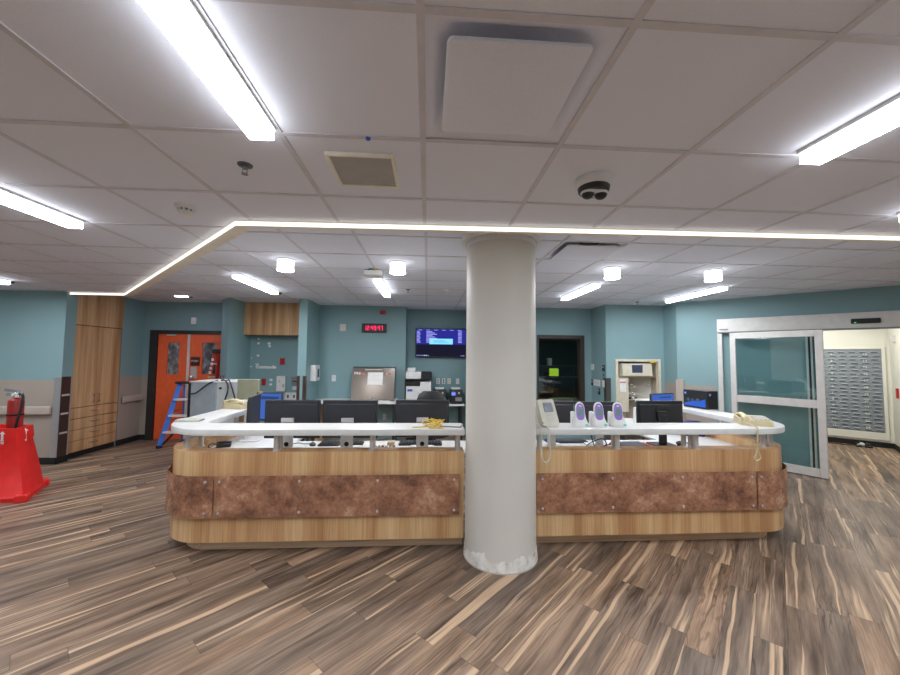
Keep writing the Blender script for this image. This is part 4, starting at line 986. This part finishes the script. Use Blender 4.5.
# --- things seen through the dark window
o = thing('light_box', 'glowing green panel on a shelf in the dark room behind the window', 'light box', (2.94, 8.42, 1.23))
b = NB(); box(b, 2.85, 3.04, 8.42, 8.5, 1.262, 1.42)
box(b, 2.84, 3.05, 8.43, 8.5, 1.245, 1.262); part('lit_panel', b, M_GREENLIT, o, W=True)
b = NB(); box(b, 2.78, 3.10, 8.40, 8.6, 1.227, 1.245); part('base', b, M_BLACK, o, W=True)
b = NB(); box(b, 2.4, 3.55, 8.38, 8.75, 1.195, 1.225); box(b, 2.4, 3.55, 8.38, 8.75, 1.47, 1.485)
for x in (2.42, 3.53): box(b, x - .02, x + .02, 8.40, 8.44, 0, 1.47); box(b, x - .02, x + .02, 8.70, 8.74, 0, 1.47)
solo('shelf_unit', b, plain('dark_shelf', (52, 54, 58), .4), 'dark two-tier shelf in the room behind the window', 'shelf', (2.97, 8.55, 0))
b = NB(); box(b, 2.80, 2.90, 8.45, 8.56, 1.485, 1.66, bev=.01); box(b, 2.82, 2.86, 8.44, 8.45, 1.50, 1.62); solo('spray_bottle', b, M_LGREY, 'grey container on the top shelf above the green light box', 'container', (2.85, 8.5, 1.485))
b = NB(); box(b, 2.3, 3.6, 7.75, 8.2, .74, .77); 
for x in (2.34, 3.56): box(b, x - .02, x + .02, 7.79, 7.83, 0, .74); box(b, x - .02, x + .02, 8.12, 8.16, 0, .74)
solo('work_table', b, plain('dark_bench', (60, 60, 62), .5), 'dark bench just inside the dark room window', 'table', (2.95, 7.98, 0))
b = NB(); prism(b, [(2.62, 7.85), (2.95, 7.80), (3.2, 7.86), (3.3, 7.95), (2.9, 8.0), (2.65, 7.95)], .77, .80); solo('paper_heap', b, plain('greenish_paper', (160, 170, 120), .7), 'heap of pale papers on the bench behind the window', 'papers', (2.9, 7.9, .77))

# ================================================================== LEFT SIDE
# tall wood cabinet in the left wall (faces +X)
o = thing('tall_cabinet', 'tall built-in wood cabinet with two doors above four drawers', 'cabinet', (-5.6, 6.63, 0))
CXF, y0, y1 = -5.575, 6.13, 7.08
b = NB(); box(b, -6.08, CXF - .022, y0, y1, .09, 2.69); part('carcass', b, M_SOCK, o, W=True)
b = NB(); box(b, -6.05, CXF - .03, y0, y1, 0, .09); part('plinth', b, M_RUBBER, o, W=True)
b = NB(); box(b, CXF - .02, CXF + .012, y0, y1 + .003, 2.118, 2.69, bev=.002); part('top_panel', b, M_WOODD, o, W=True)
ym = (y0 + y1) / 2
for a, c, hy in ((y0 + .035, ym - .002, ym - .05), (ym + .002, y1 - .010, ym + .05)):
    b = NB(); box(b, CXF - .02, CXF, a, c, .792, 2.108, bev=.002); d = part('door', b, M_WOODD, o, W=True)
    b = NB(); tube(b, [(CXF, hy, .85), (CXF + .03, hy, .85), (CXF + .03, hy, .98), (CXF, hy, .98)], .010, smooth=False); part('handle', b, M_CHROME, d, W=True)
for k in range(4):
    z = .092 + k * .175
    b = NB(); box(b, CXF - .02, CXF, y0 + .035, y1 - .010, z, z + .166, bev=.002); d = part('drawer', b, M_WOODD, o, W=True)
    b = NB(); tube(b, [(CXF, ym - .06, z + .10), (CXF + .03, ym - .06, z + .10), (CXF + .03, ym + .06, z + .10), (CXF, ym + .06, z + .10)], .010, smooth=False); part('handle', b, M_CHROME, d, W=True)
def hrail(label, pts_fn, x):
    o = thing('handrail', label, 'handrail', x)
    return o
o = thing('handrail', 'long taupe handrail on the left wall behind the red stand', 'handrail', (-7.3, 5.9, .8))
b = NB(); loft(b, [[(x, 5.875 + a, .80 + c) for a, c in ((.0, -.05), (.045, -.065), (.045, .065), (.0, .05), (-.006, 0))] for x in (XL + .05, -5.66)]); part('rail', b, M_HRAIL, o, W=True)
b = NB(); loft(b, [[(-5.66, 5.875 + a, .80 + c) for a, c in ((.0, -.05), (.045, -.065), (.045, .065), (.0, .05), (-.006, 0))], [(-5.61, 5.90 + a * .6, .80 + c * .95) for a, c in ((.0, -.05), (.045, -.065), (.045, .065), (.0, .05), (-.006, 0))]]); part('end_return', b, M_HRAIL, o, W=True)
b = NB(); box(b, -8.0, -7.9, 5.91, 5.945, .75, .85); box(b, -6.0, -5.9, 5.91, 5.945, .75, .85); part('bracket', b, M_MGREY, o, W=True)
o = thing('handrail', 'short taupe handrail between the tall wood cabinet and the orange door', 'handrail', (-5.5, 7.3, .82))
b = NB(); loft(b, [[(-5.49 - a, y, .822 + c) for a, c in ((.0, -.045), (.045, -.06), (.045, .06), (.0, .045), (-.006, 0))] for y in (7.12, 7.56)]); loft(b, [[(-5.49 - a, 7.56, .822 + c) for a, c in ((.0, -.045), (.045, -.06), (.045, .06), (.0, .045), (-.006, 0))], [(-5.525 - a * .5, 7.595, .822 + c) for a, c in ((.0, -.045), (.045, -.06), (.045, .06), (.0, .045), (-.006, 0))]]); part('rail', b, M_HRAIL, o, W=True)
b = NB(); box(b, -5.559, -5.53, 7.2, 7.28, .78, .86); box(b, -5.559, -5.53, 7.42, 7.5, .78, .86); part('bracket', b, M_MGREY, o, W=True)

# blue step ladder
o = thing('step_ladder', 'blue step ladder with pale treads standing open before the orange door', 'ladder', (-4.46, 7.0, 0))
def railbox(bm, a, c, w=.045, d=.02, mi=0):
    a = Vector(a); c = Vector(c); q = (c - a).to_track_quat('Z', 'X').to_matrix().to_4x4()
    box(bm, -d / 2, d / 2, -w / 2, w / 2, 0, (c - a).length, mat=Matrix.Translation(a) @ q)
fl, ft = (-4.70, 6.90), (-4.50, 7.06); fr, frt = (-4.02, 6.90), (-4.16, 7.06)
for (bx, by), (tx, ty) in ((fl, ft), (fr, frt)):
    b = NB(); railbox(b, (bx, by, .03), (tx, ty, 1.13), .03, .075); p = part('front_rail', b, M_BLUEF, o, W=True)
    b = NB(); box(b, bx - .03, bx + .03, by - .045, by + .045, 0, .05, bev=.005); part('rubber_foot', b, M_RUBBER, p, W=True)
for bx, tx in ((-4.60, -4.46), (-4.06, -4.20)):
    b = NB(); railbox(b, (bx, 7.34, .03), (tx, 7.12, 1.10), .03, .05); p = part('rear_rail', b, M_BLUEF, o, W=True)
    b = NB(); box(b, bx - .025, bx + .025, 7.315, 7.365, 0, .04, bev=.005); part('rubber_foot', b, M_RUBBER, p, W=True)
for z in (.275, .56, .845):
    k = z / 1.13; y = 6.90 + .16 * k
    b = NB(); box(b, -4.70 + .20 * k + .005, -4.02 - .14 * k - .005, y - .06, y + .05, z - .018, z + .016, bev=.004); part('tread', b, M_LGREY, o, W=True)
b = NB(); box(b, -4.545, -4.13, 6.98, 7.17, 1.125, 1.165, bev=.012, seg=2); part('top_cap', b, M_BLACK, o, W=True)
for x0, x1 in ((-4.595, -4.545), (-4.12, -4.07)):
    b = NB(); railbox(b, ((x0 + x1) / 2, 6.99, .62), ((x0 + x1) / 2, 7.21, .64), .02, .008); part('spreader', b, M_BLACK, o, W=True)
b = NB(); railbox(b, (-4.66, 6.92, .06), (-4.48, 6.94, .27), .03, .03); part('knee_brace', b, M_BLACK, o, W=True)

# orange ladder leaning in the corner by the pillar
o = thing('leaning_ladder', 'orange ladder with black top leaning by the right orange door leaf', 'ladder', (-4.12, 7.25, 0))
for dx in (-.13, .07):
    b = NB(); railbox(b, (-4.22 + dx * 1.3, 7.41, .0), (-4.10 + dx * .5, 7.51, 1.70), .03, .06); p = part('side_rail', b, M_ORF, o, W=True)
    if dx < 0:
        for k in range(5):
            b = NB(); f = .72 + k * .05; c = Vector((-4.22 + dx * 1.3, 7.41, 0)).lerp(Vector((-4.10 + dx * .5, 7.51, 1.70)), f); box(b, c.x - .022, c.x + .022, c.y - .025, c.y - .018, c.z - .026, c.z + .026); part('warning_label', b, M_YEL if k == 0 else M_PAPER, p, W=True)
for k in range(6):
    f = .12 + k * .15; a = Vector((-4.389, 7.41, 0)).lerp(Vector((-4.165, 7.51, 1.70)), f); c = Vector((-4.129, 7.41, 0)).lerp(Vector((-4.065, 7.51, 1.70)), f)
    b = NB(); cyl(b, a, c, .014, seg=10); part('rung', b, M_ALU, o, W=True)
b = NB(); box(b, -4.20, -4.03, 7.46, 7.555, 1.69, 1.765, bev=.01); part('top_cap', b, M_BLACK, o, W=True)

# grey equipment cabinet behind the left arm
o = thing('equipment_cabinet', 'large grey metal equipment cabinet with black cables behind the left counter arm', 'cabinet', (-3.0, 5.75, 0))
b = NB(); box(b, -3.42, -3.06, 5.60, 6.15, .06, 1.25, bev=.008); bd = part('body', b, M_GREYCAB, o, W=True)
b = NB(); box(b, -3.056, -2.70, 5.60, 6.15, .06, 1.25, bev=.008); sd = part('side_section', b, M_GREYCAB2, o, W=True)
b = NB(); box(b, -3.47, -3.42, 5.62, 6.13, .02, 1.24, bev=.006); part('black_edge', b, M_BLACK, o, W=True)
b = NB(); box(b, -3.44, -2.69, 5.595, 6.16, 1.25, 1.27, bev=.004); part('top', b, M_LGREY, o, W=True)
b = NB(); cyl(b, (-3.0, 5.6, 1.17), (-3.0, 5.585, 1.17), .018, seg=14); part('lock', b, M_BLACK, sd, W=True)
for x in (-3.36, -2.76):
    for y in (5.66, 6.09): b = NB(); cyl(b, (x, y, 0), (x, y, .065), .03, seg=12); part('foot', b, M_BLACK, o, W=True)
for P in ([(-3.42, 5.58, 1.09), (-3.34, 5.575, 1.10), (-3.27, 5.575, 1.15), (-3.20, 5.58, 1.21), (-3.13, 5.59, 1.255), (-3.06, 5.64, 1.28)],
          [(-3.05, 5.70, 1.28), (-2.96, 5.62, 1.285), (-2.89, 5.575, 1.23), (-2.885, 5.57, 1.12), (-2.92, 5.575, 1.00), (-2.93, 5.575, .85)],
          [(-2.98, 5.72, 1.28), (-2.90, 5.63, 1.285), (-2.84, 5.575, 1.21), (-2.80, 5.57, 1.10), (-2.77, 5.57, .98), (-2.77, 5.575, .85)]):
    b = NB(); tube(b, P, .010); part('cable', b, M_BLACK, o, W=True)
b = NB(); box(b, -2.47, -2.20, 5.0, 5.03, .02, 1.335, bev=.002); o = solo('divider_board', b, M_SAGE, 'sage green board standing upright behind the beige phone on the left arm', 'board', (-2.33, 5.0, 0))
b = NB(); box(b, -2.50, -2.44, 4.93, 5.10, 0, .03); box(b, -2.23, -2.17, 4.93, 5.10, 0, .03); part('foot', b, M_BLACK, o, W=True)
b = NB(); box(b, -2.38, -2.14, 4.76, 4.92, 0, 1.06, bev=.004); o = solo('filing_box', b, plain('tan_board', (176, 160, 132), .6), 'tan upright box standing on the floor at the end of the left counter arm', 'box', (-2.26, 4.86, 0))

# red stand and fire extinguisher
o = thing('extinguisher_stand', 'red moulded plastic floor stand holding the fire extinguisher', 'stand', (-4.93, 4.74, 0))
def quad(fr, br, bl, fl, z): return [(fl[0], fl[1], z), (fr[0], fr[1], z), (br[0], br[1], z), (bl[0], bl[1], z)]
B0 = ((-4.46, 4.47), (-4.76, 5.00), (-5.42, 5.05), (-5.30, 4.44)); T0 = ((-4.725, 4.60), (-4.79, 4.84), (-5.24, 4.87), (-5.16, 4.58))
def lerpq(f, g=0.0):
    c = (-4.96, 4.73); q = []
    for (a, d) in zip(B0, T0):
        x, y = a[0] + (d[0] - a[0]) * f, a[1] + (d[1] - a[1]) * f
        L = math.hypot(x - c[0], y - c[1]); q.append((x + (x - c[0]) / L * g, y + (y - c[1]) / L * g))
    return q
b = NB()
rings = [quad(*lerpq(0, .03), .0), quad(*lerpq(0, .03), .05), quad(*lerpq(.03, .0), .075), quad(*lerpq(.45), .36), quad(*lerpq(.86), .63), quad(*lerpq(.90, .015), .645), quad(*lerpq(1, .015), .785), quad(*lerpq(1, -.015), .785), quad(*lerpq(.95, -.03), .50), ]
loft(b, rings, caps=True); bmesh.ops.bevel(b, geom=[e for e in b.edges if abs(e.verts[0].co.z - e.verts[1].co.z) > .01], offset=.012, segments=2, affect='EDGES', profile=.5)
bd = part('shell', b, M_RED, o, W=True)
for (x, y, rz) in ((-4.47, 4.47, .5), (-4.77, 5.00, 1.0)):
    b = NB(); box(b, -.06, .05, -.04, .05, 0, .085, bev=.01, mat=Matrix.Translation((x, y, 0)) @ Matrix.Rotation(rz, 4, 'Z')); part('corner_foot', b, M_RED, o, W=True)
def picto(M4, par):
    b = NB(); prism(b, [(-.012, -.07), (.012, -.07), (.012, .0), (-.012, .0)], 0, .002); prism(b, [(-.03, .0), (.03, .0), (0, .03)], 0, .002)
    for k in range(3): box(b, -.018, .018, -.115 + k * .018, -.105 + k * .018, 0, .002)
    b.transform(M4 @ FACE_Y); part('white_symbol', b, M_PAPER, par, W=True)
picto(Matrix.Translation((-4.835, 4.585 - .011, .725)), bd); picto(Matrix.Translation((-4.738, 4.715, .735)) @ Matrix.Rotation(1.27, 4, 'Z'), bd)
o = thing('fire_extinguisher', 'red fire extinguisher with black hose standing in the red stand', 'fire extinguisher', (-4.875, 4.73, .502))
b = NB(); lathe(b, [(0, .002), (.064, .002), (.068, .01), (.068, .575), (.062, .595), (.04, .608), (.03, .62), (0, .62)], seg=32); cy = part('cylinder', b, M_XRED, o)
b = NB(); lathe(b, [(.0685, .41), (.0715, .41), (.0715, .43), (.0685, .43)], seg=32); part('strap', b, M_RUBBER, cy)
b = NB(); lathe(b, [(0, .61), (.03, .61), (.03, .65), (.02, .68), (0, .68)], seg=16); box(b, -.03, .035, -.018, .018, .645, .675, bev=.004); part('valve', b, M_CHROME, o)
b = NB(); railbox(b, (.03, 0, .69), (-.115, -.02, .715), .012, .035); railbox(b, (.02, 0, .665), (-.10, -.015, .655), .010, .03); part('lever', b, M_CHROME, o)
b = NB(); tube(b, [(.03, 0, .66), (.07, -.02, .672), (.11, -.04, .64), (.118, -.05, .56), (.108, -.055, .46), (.09, -.06, .36), (.075, -.06, .26), (.072, -.06, .16)], .014, n=6); part('hose', b, M_BLACK, o)
b = NB(); cyl(b, (0, -.02, .66), (0, -.045, .66), .018, seg=14); part('gauge', b, M_PAPER, o)

# ================================================================== CEILING FIXTURES
def linear(label, loc, zc):
    o = thing('linear_light', label, 'light', (loc[0], loc[1], zc), 0, 'linear lamps'); del o['group']
    b = NB(); box(b, -.057, .057, -.612, .612, -.016, .0); part('housing', b, M_WPLAS, o)
    b = NB(); box(b, -.045, .051, -.608, .608, -.060, -.016, mi=1)
    for f in b.faces:
        if f.calc_center_median().z < -.059: f.material_index = 0
    part('lens', b, [M_LAMP, M_LAMPS], o, smooth=0); return o
l0 = linear('long bright linear ceiling light at upper left, cut by the photo top edge', (-.70, .922), ZO)
for x, y, z, lb in ((-2.52, 2.138, ZO, 'bright linear ceiling light over the far left, ending left of the smoke detector'),
                    (1.722, .922, ZO, 'bright linear ceiling light at the upper right, nearest the camera on that side'),
                    (-5.49, 4.497, ZO, 'linear ceiling light at the left edge, lowest in front of the left wall'),
                    (3.04, 1.527, ZO, 'linear ceiling light barely showing at the right edge above the bulkhead'),
                    (-2.45, 5.42, ZI, 'linear light on the raised ceiling, in front of the wood overhead cabinet'),
                    (-.675, 5.47, ZI, 'linear light on the raised ceiling just behind the white junction box'),
                    (2.295, 5.47, ZI, 'linear light on the raised ceiling, first to the right of the column'),
                    (4.13, 5.48, ZI, 'linear light on the raised ceiling, nearest the sliding door'),
                    (-.70, -2.13, ZO, 'linear ceiling light in the hall behind the viewer, middle'), (1.722, -2.13, ZO, 'linear ceiling light in the hall behind the viewer, right of middle'),
                    (-2.52, -.91, ZO, 'linear ceiling light in the hall behind the viewer, left of middle'), (4.78, -.3, ZO, 'linear ceiling light in the hall beside the viewer, right'),
                    (-5.49, 1.44, ZO, 'linear ceiling light in the hall beside the viewer, left'), (-7.3, 3.9, ZO, 'linear ceiling light in the hall far to the left'), (7.2, 1.5, ZO, 'linear ceiling light in the hall far to the right')):
    dup(l0, (x, y, z), 0, lb)
d0 = thing('drum_light', 'glowing drum ceiling light, leftmost of the four small drums', 'light', (-1.55, 4.06, ZI), 0, None)
b = NB(); lathe(b, [(0, 0), (.088, 0), (.088, -.012), (0, -.012)], seg=28); part('base_ring', b, M_WPLAS, d0)
b = NB(); lathe(b, [(0, -.012), (.085, -.012), (.085, -.118), (.078, -.124), (0, -.126)], seg=28)
for f in b.faces: f.material_index = 0 if f.calc_center_median().z < -.119 else 1
part('diffuser', b, [M_DRUM, M_DRUMS], d0)
for x, lb in ((-.34, 'glowing drum ceiling light beside the white junction box, left of the column'), (2.10, 'glowing drum ceiling light, first of two right of the column'), (3.31, 'glowing drum ceiling light, rightmost of the four small drums')): dup(d0, (x, 4.06, ZI), 0, lb)

# air diffusers (a flat plaque hanging below a dished tile)
def diffuser(label, x0, x1, y0, y1, z, px0, px1, py0, py1, pz, pr):
    o = thing('air_diffuser', label, 'vent', ((x0 + x1) / 2, (y0 + y1) / 2, z))
    b = NB(); cx, cy = (x0 + x1) / 2, (y0 + y1) / 2
    def rg(k, zz, r): return [(cx + x, cy + y, zz) for x, y in rrect((x1 - x0) * k, (y1 - y0) * k, r)]
    loft(b, [rg(1.0, z + .004, .004), rg(.93, z + .004, .01), rg(.86, z + .012, .05), rg(.70, z + .055, .08), rg(.55, z + .10, .10)], caps=False)
    loft(b, [rg(.56, z + .10, .10), rg(.56, z + .22, .10)], caps=True); part('dished_tile', b, M_TILE, o, W=True)
    b = NB(); prism(b, [((px0 + px1) / 2 + x, (py0 + py1) / 2 + y) for x, y in rrect(px1 - px0, py1 - py0, pr)], pz, pz + .012, bev=.003)
    part('plaque', b, M_TILE, o, W=True)
    b = NB(); cyl(b, (cx, cy, pz + .012), (cx, cy, z + .1), .02, seg=10); part('hanger', b, M_MGREY, o, W=True)
diffuser('square flat-plaque air diffuser, the large one near the top of the photo', hx0, hx1, hy0, hy1, ZO, .046, .484, 1.018, 1.462, 2.572, .02)
diffuser('square plaque air diffuser with dark slot, on the raised ceiling right of the column', sx0, sx0 + .61, sy0, sy0 + .61, ZI, sx0 + .085, sx0 + .60, sy0 + .10, sy0 + .60, 2.688, .02)
b = NB(); box(b, sx0 + .18, sx0 + .34, sy0 + .03, sy0 + .075, ZI - .006, ZI + .02); 
part('dark_slot_fill', b, M_SOCK, bpy.data.objects['air_diffuser.001'], W=True)  # near-black block standing in for the dark of the slot
# framed grey panel
o = thing('ceiling_panel_light', 'unlit square grey ceiling panel in a yellowed frame', 'light', (-.33, 1.86, ZO))
b = NB()
for a in ((-.162, .162, -.162, -.145), (-.162, .162, .145, .162), (-.162, -.145, -.145, .145), (.145, .162, -.145, .145)): box(b, a[0], a[1], a[2], a[3], -.018, 0, bev=.003)
part('frame', b, M_CREAMFR, o)
b = NB(); prism(b, rrect(.30, .30, .02), -.012, -.004); part('diffuser', b, M_DIFFG, o)
# detectors, sprinklers, camera, junction box
def smoke(label, x, y, z, s=1.0):
    o = thing('smoke_detector', label, 'smoke detector', (x, y, z))
    b = NB(); lathe(b, [(0, 0), (.062 * s, 0), (.062 * s, -.018), (.05 * s, -.024), (0, -.024)], seg=28); part('base', b, M_WPLAS, o)
    b = NB(); lathe(b, [(.042 * s, -.024), (.042 * s, -.040), (0, -.040)], seg=24); part('sensor_gap', b, M_MGREY, o)
    b = NB(); lathe(b, [(.046 * s, -.038), (.044 * s, -.052), (.03 * s, -.058), (0, -.058)], seg=24)
    for k in range(10):
        a = 2 * PI * k / 10; box(b, -.003, .003, -.004, .004, -.04, -.022, mat=Matrix.Rotation(a, 4, 'Z') @ Matrix.Translation((.044 * s, 0, 0)))
    part('cap', b, M_WPLAS, o); return o
smoke('white smoke detector above the diagonal of the LED strip', -1.56, 2.42, ZO)
smoke('small white smoke detector on the raised ceiling just left of the column', .262, 5.70, ZI, .9)
def sprinkler(label, x, y, z):
    o = thing('sprinkler', label, 'sprinkler', (x, y, z))
    b = NB(); lathe(b, [(0, 0), (.036, 0), (.034, -.005), (.018, -.008), (.014, -.012), (0, -.012)], seg=24); part('escutcheon', b, plain('dark_chrome', (96, 96, 104), .35, .5), o)
    b = NB(); cyl(b, (0, 0, -.010), (0, 0, -.022), .010, seg=12)
    for s in (-1, 1): tube(b, [(s * .009, 0, -.02), (s * .013, 0, -.032), (s * .004, 0, -.045)], .0025, n=3, seg=6)
    part('head', b, M_MGREY, o)
    b = NB(); lathe(b, [(0, -.045), (.016, -.046), (.016, -.049), (0, -.049)], seg=16); part('deflector', b, M_MGREY, o); return o
sprinkler('chrome fire sprinkler between the near left linear light and the smoke detector', -.925, 1.86, ZO)
sprinkler('fire sprinkler on the raised ceiling between left drum lights and column', -.313, 5.7, ZI)
sprinkler('fire sprinkler on the raised ceiling right of the column before the right wall', 3.80, 6.45, ZI)
sprinkler('fire sprinkler on the raised ceiling in front of the orange door', -4.29, 6.90, ZI)
o = thing('security_camera', 'white and black twin-lens dome security camera on the near ceiling', 'camera', (.872, 1.87, ZO))
o.scale = (1.16, 1.16, 1.25)
b = NB(); lathe(b, [(0, 0), (.082, 0), (.086, -.006), (.084, -.030), (.076, -.036), (0, -.036)], seg=40); part('mounting_base', b, M_WPLAS, o)
b = NB(); lathe(b, [(.070, -.036), (.068, -.050), (.062, -.056), (0, -.056)], seg=36); part('black_ring', b, M_BLACK, o)
b = NB(); prism(b, [(x, y - .004) for x, y in rrect(.122, .07, .034)], -.066, -.054, bev=.004); part('lens_frame', b, M_WPLAS, o)
for s in (-1, 1):
    b = NB(); sph(b, (s * .030, -.006, -.066), .028, (1, 1, .75), 18); part('lens', b, M_BLACK, o)
o = thing('junction_box', 'white box with exposed wires hanging under the raised ceiling', 'box', (-.66, 4.46, ZI))
b = NB(); box(b, -.105, .105, -.09, .09, -.078, -.018, bev=.006); part('enclosure', b, M_WPLAS, o)
b = NB(); cyl(b, (0, 0, -.02), (0, 0, 0), .06, seg=16); part('mounting_plate', b, M_BLACK, o)
b = NB(); tube(b, [(-.05, -.09, -.02), (-.02, -.10, -.012), (.02, -.095, -.022)], .008); part('blue_wire', b, plain('teal_wire', (60, 130, 150), .5), o)
b = NB(); tube(b, [(.0, -.095, -.018), (.03, -.10, -.026), (.05, -.09, -.016)], .007); part('yellow_wire', b, M_YEL, o)
for x, y, z, lb in ((-5.49, 5.17, ZO, 'small dark sensor beside the end of the left edge linear light'), (-2.44, 6.20, ZI, 'small dark sensor behind the linear light before the overhead cabinet')):
    o = thing('ceiling_sensor', lb, 'sensor', (x, y, z)); b = NB(); lathe(b, [(0, 0), (.03, 0), (.028, -.02), (.018, -.035), (0, -.038)], seg=18); part('dome', b, M_BLACK, o)
    b = NB(); lathe(b, [(.028, 0), (.045, 0), (.043, -.006), (.028, -.006)], seg=18); part('trim_ring', b, M_WPLAS, o)
o = thing('recessed_light', 'thin bluish-white recessed light on the raised ceiling before the orange door', 'light', (-4.36, 6.76, ZI))
b = NB(); box(b, -.105, .105, -.05, .05, -.010, 0); part('trim_frame', b, M_WPLAS, o)
b = NB(); box(b, -.095, .095, -.04, .04, -.014, -.009); part('lens', b, glow('recessed_lens', (225, 230, 255), 12.0), o)
b = NB(); lathe(b, [(0, 0), (.012, 0), (.010, -.008), (0, -.010)], seg=12); solo('ceiling_pin', b, M_BBLUE, 'tiny blue marker pin on the ceiling grid near the framed grey panel', 'pin', (-.27, 1.574, ZO - .004), W=False)

# ================================================================== STORAGE ROOM
o = thing('louver_panel', 'grey slotted louver panel with white number strips on the storage room wall', 'panel', tuple(DG @ Vector((1.35, RD, 1.08))), -PI / 4)
b = NB(); box(b, -.60, .90, -.02, -.002, -.80, .82); sh = part('back_sheet', b, M_LOUV, o)
b = NB()
rows, cols = 22, 10
for i in range(rows):
    for j in range(cols):
        x = -.585 + j * .148 + (.0 if i % 2 else .03); z = -.775 + i * .072
        loft(b, [[(x + .012, -.02, z), (x + .098, -.02, z), (x + .098, -.02, z + .040), (x + .012, -.02, z + .040)], [(x + .014, -.044, z + .026), (x + .096, -.044, z + .026), (x + .096, -.036, z + .040), (x + .014, -.036, z + .040)]])
part('louvers', b, M_LOUV, sh)
b = NB()
for i in range(rows + 1): box(b, -.59, .89, -.0215, -.02, -.790 + i * .072, -.782 + i * .072)
part('slots', b, plain('slot_shadow', (92, 100, 108), .6), sh)
for j, x in enumerate((.215, .675)):
    for i in range(12):
        z = -.735 + i * .130
        t = text_bm(str((12 - i) if j == 0 else (24 - i)), .062, .001); t.transform(Matrix.Translation((x, -.043, z + .02)) @ FACE_Y); part('number_label', t, M_PAPER, o, smooth=0)
b = NB(); 
for a in ((-.64, .95, -.94, -.80), (-.64, .95, .82, .86), (.90, .95, -.80, .82)): box(b, a[0], a[1], -.03, -.001, a[2], a[3], bev=.004)
part('cream_board', b, M_CREAM, o)
M_R = DG @ Matrix.Translation((2.36, 2.62, 0)) @ Matrix.Rotation(-PI / 2, 4, 'Z')
b = NB(); box(b, -.03, .03, -.03, 0, .99, 1.17, mat=M_R); solo('pull_station', b, M_SIGNRED, 'narrow red call point on the storage room side wall', 'alarm', tuple(DG @ Vector((2.36, 2.62, 1.0))))
b = NB(); box(b, -.16, .0, -.05, 0, 2.02, 2.14, mat=M_R); solo('wall_unit', b, M_LGREY, 'grey wall unit high on the storage room side wall at the photo edge', 'unit', tuple(DG @ Vector((2.36, 2.6, 2.0))))
o = thing('power_adapter', 'small white and black gadget lying by the storage room baseboard', 'gadget', tuple(DG @ Vector((1.93, 2.95, 0))), -PI / 4)
b = NB(); sph(b, (-.03, 0, .05), .035, (1.6, .8, 1), 12); part('body', b, M_WPLAS, o)
b = NB(); sph(b, (.06, .01, .045), .042, (1, .9, 1), 12); cyl(b, (-.09, .01, .05), (-.05, -.02, .09), .018, seg=10); part('dark_cap', b, M_BLACK, o)
b = NB(); cyl(b, (-.10, -.04, .0), (-.02, -.045, .03), .018, seg=10); cyl(b, (.02, -.05, .02), (.12, -.05, .02), .02, seg=10); part('foot', b, M_BLACK, o)
b = NB(); tube(b, [(-.08, 0, .02), (-.3, -.03, .012), (-.55, .02, .012), (-.8, -.02, .012)], .008); part('cable', b, M_BLACK, o)
b = NB(); box(b, -.09, .09, -.03, .03, 0, .035, bev=.008, mat=Matrix.Translation((-.60, .03, 0))); part('plug', b, M_BLACK, o)
o = thing('storage_room_light', 'ceiling light inside the storage room beyond the sliding door', 'light', tuple(DG @ Vector((1.3, 1.7, ZI))), -PI / 4)
b = NB(); box(b, -.30, .30, -.61, .61, -.02, 0); part('frame', b, M_WPLAS, o)
b = NB(); box(b, -.28, .28, -.59, .59, -.026, -.018); part('lens', b, glow('storage_lens', (255, 253, 244), 6.2), o)

EXPOSURE = 2.17

# ================================================================== CAMERA
def cam_axes(yaw, pitch, roll):
    fwd = Vector((math.sin(yaw), math.cos(yaw), 0)); right = Vector((math.cos(yaw), -math.sin(yaw), 0)); up = Vector((0, 0, 1))
    f2 = fwd * math.cos(pitch) + up * math.sin(pitch); u2 = up * math.cos(pitch) - fwd * math.sin(pitch)
    return right * math.cos(roll) + u2 * math.sin(roll), u2 * math.cos(roll) - right * math.sin(roll), f2
r_, u_, f_ = cam_axes(.0605, .0542, .0100)
cd = bpy.data.cameras.new('camera'); cam = bpy.data.objects.new('camera', cd); COL.objects.link(cam)
cd.sensor_width = 36; cd.sensor_fit = 'HORIZONTAL'; cd.lens = 368.92 / 900 * 36; cd.clip_start = .05
mw = Matrix(((r_.x, u_.x, -f_.x, 0), (r_.y, u_.y, -f_.y, 0), (r_.z, u_.z, -f_.z, 1.65), (0, 0, 0, 1)))
cam.matrix_world = mw
scene.camera = cam
w = bpy.data.worlds.new('world'); scene.world = w; w.use_nodes = True
w.node_tree.nodes['Background'].inputs[0].default_value = (.8, .85, .9, 1); w.node_tree.nodes['Background'].inputs[1].default_value = .05
vs = scene.view_settings; vs.view_transform = 'Standard'; vs.look = 'None'; vs.gamma = 1; vs.use_curve_mapping = False; vs.exposure = EXPOSURE
scene.cycles.max_bounces = 8; scene.cycles.diffuse_bounces = 5; scene.cycles.sample_clamp_indirect = 8
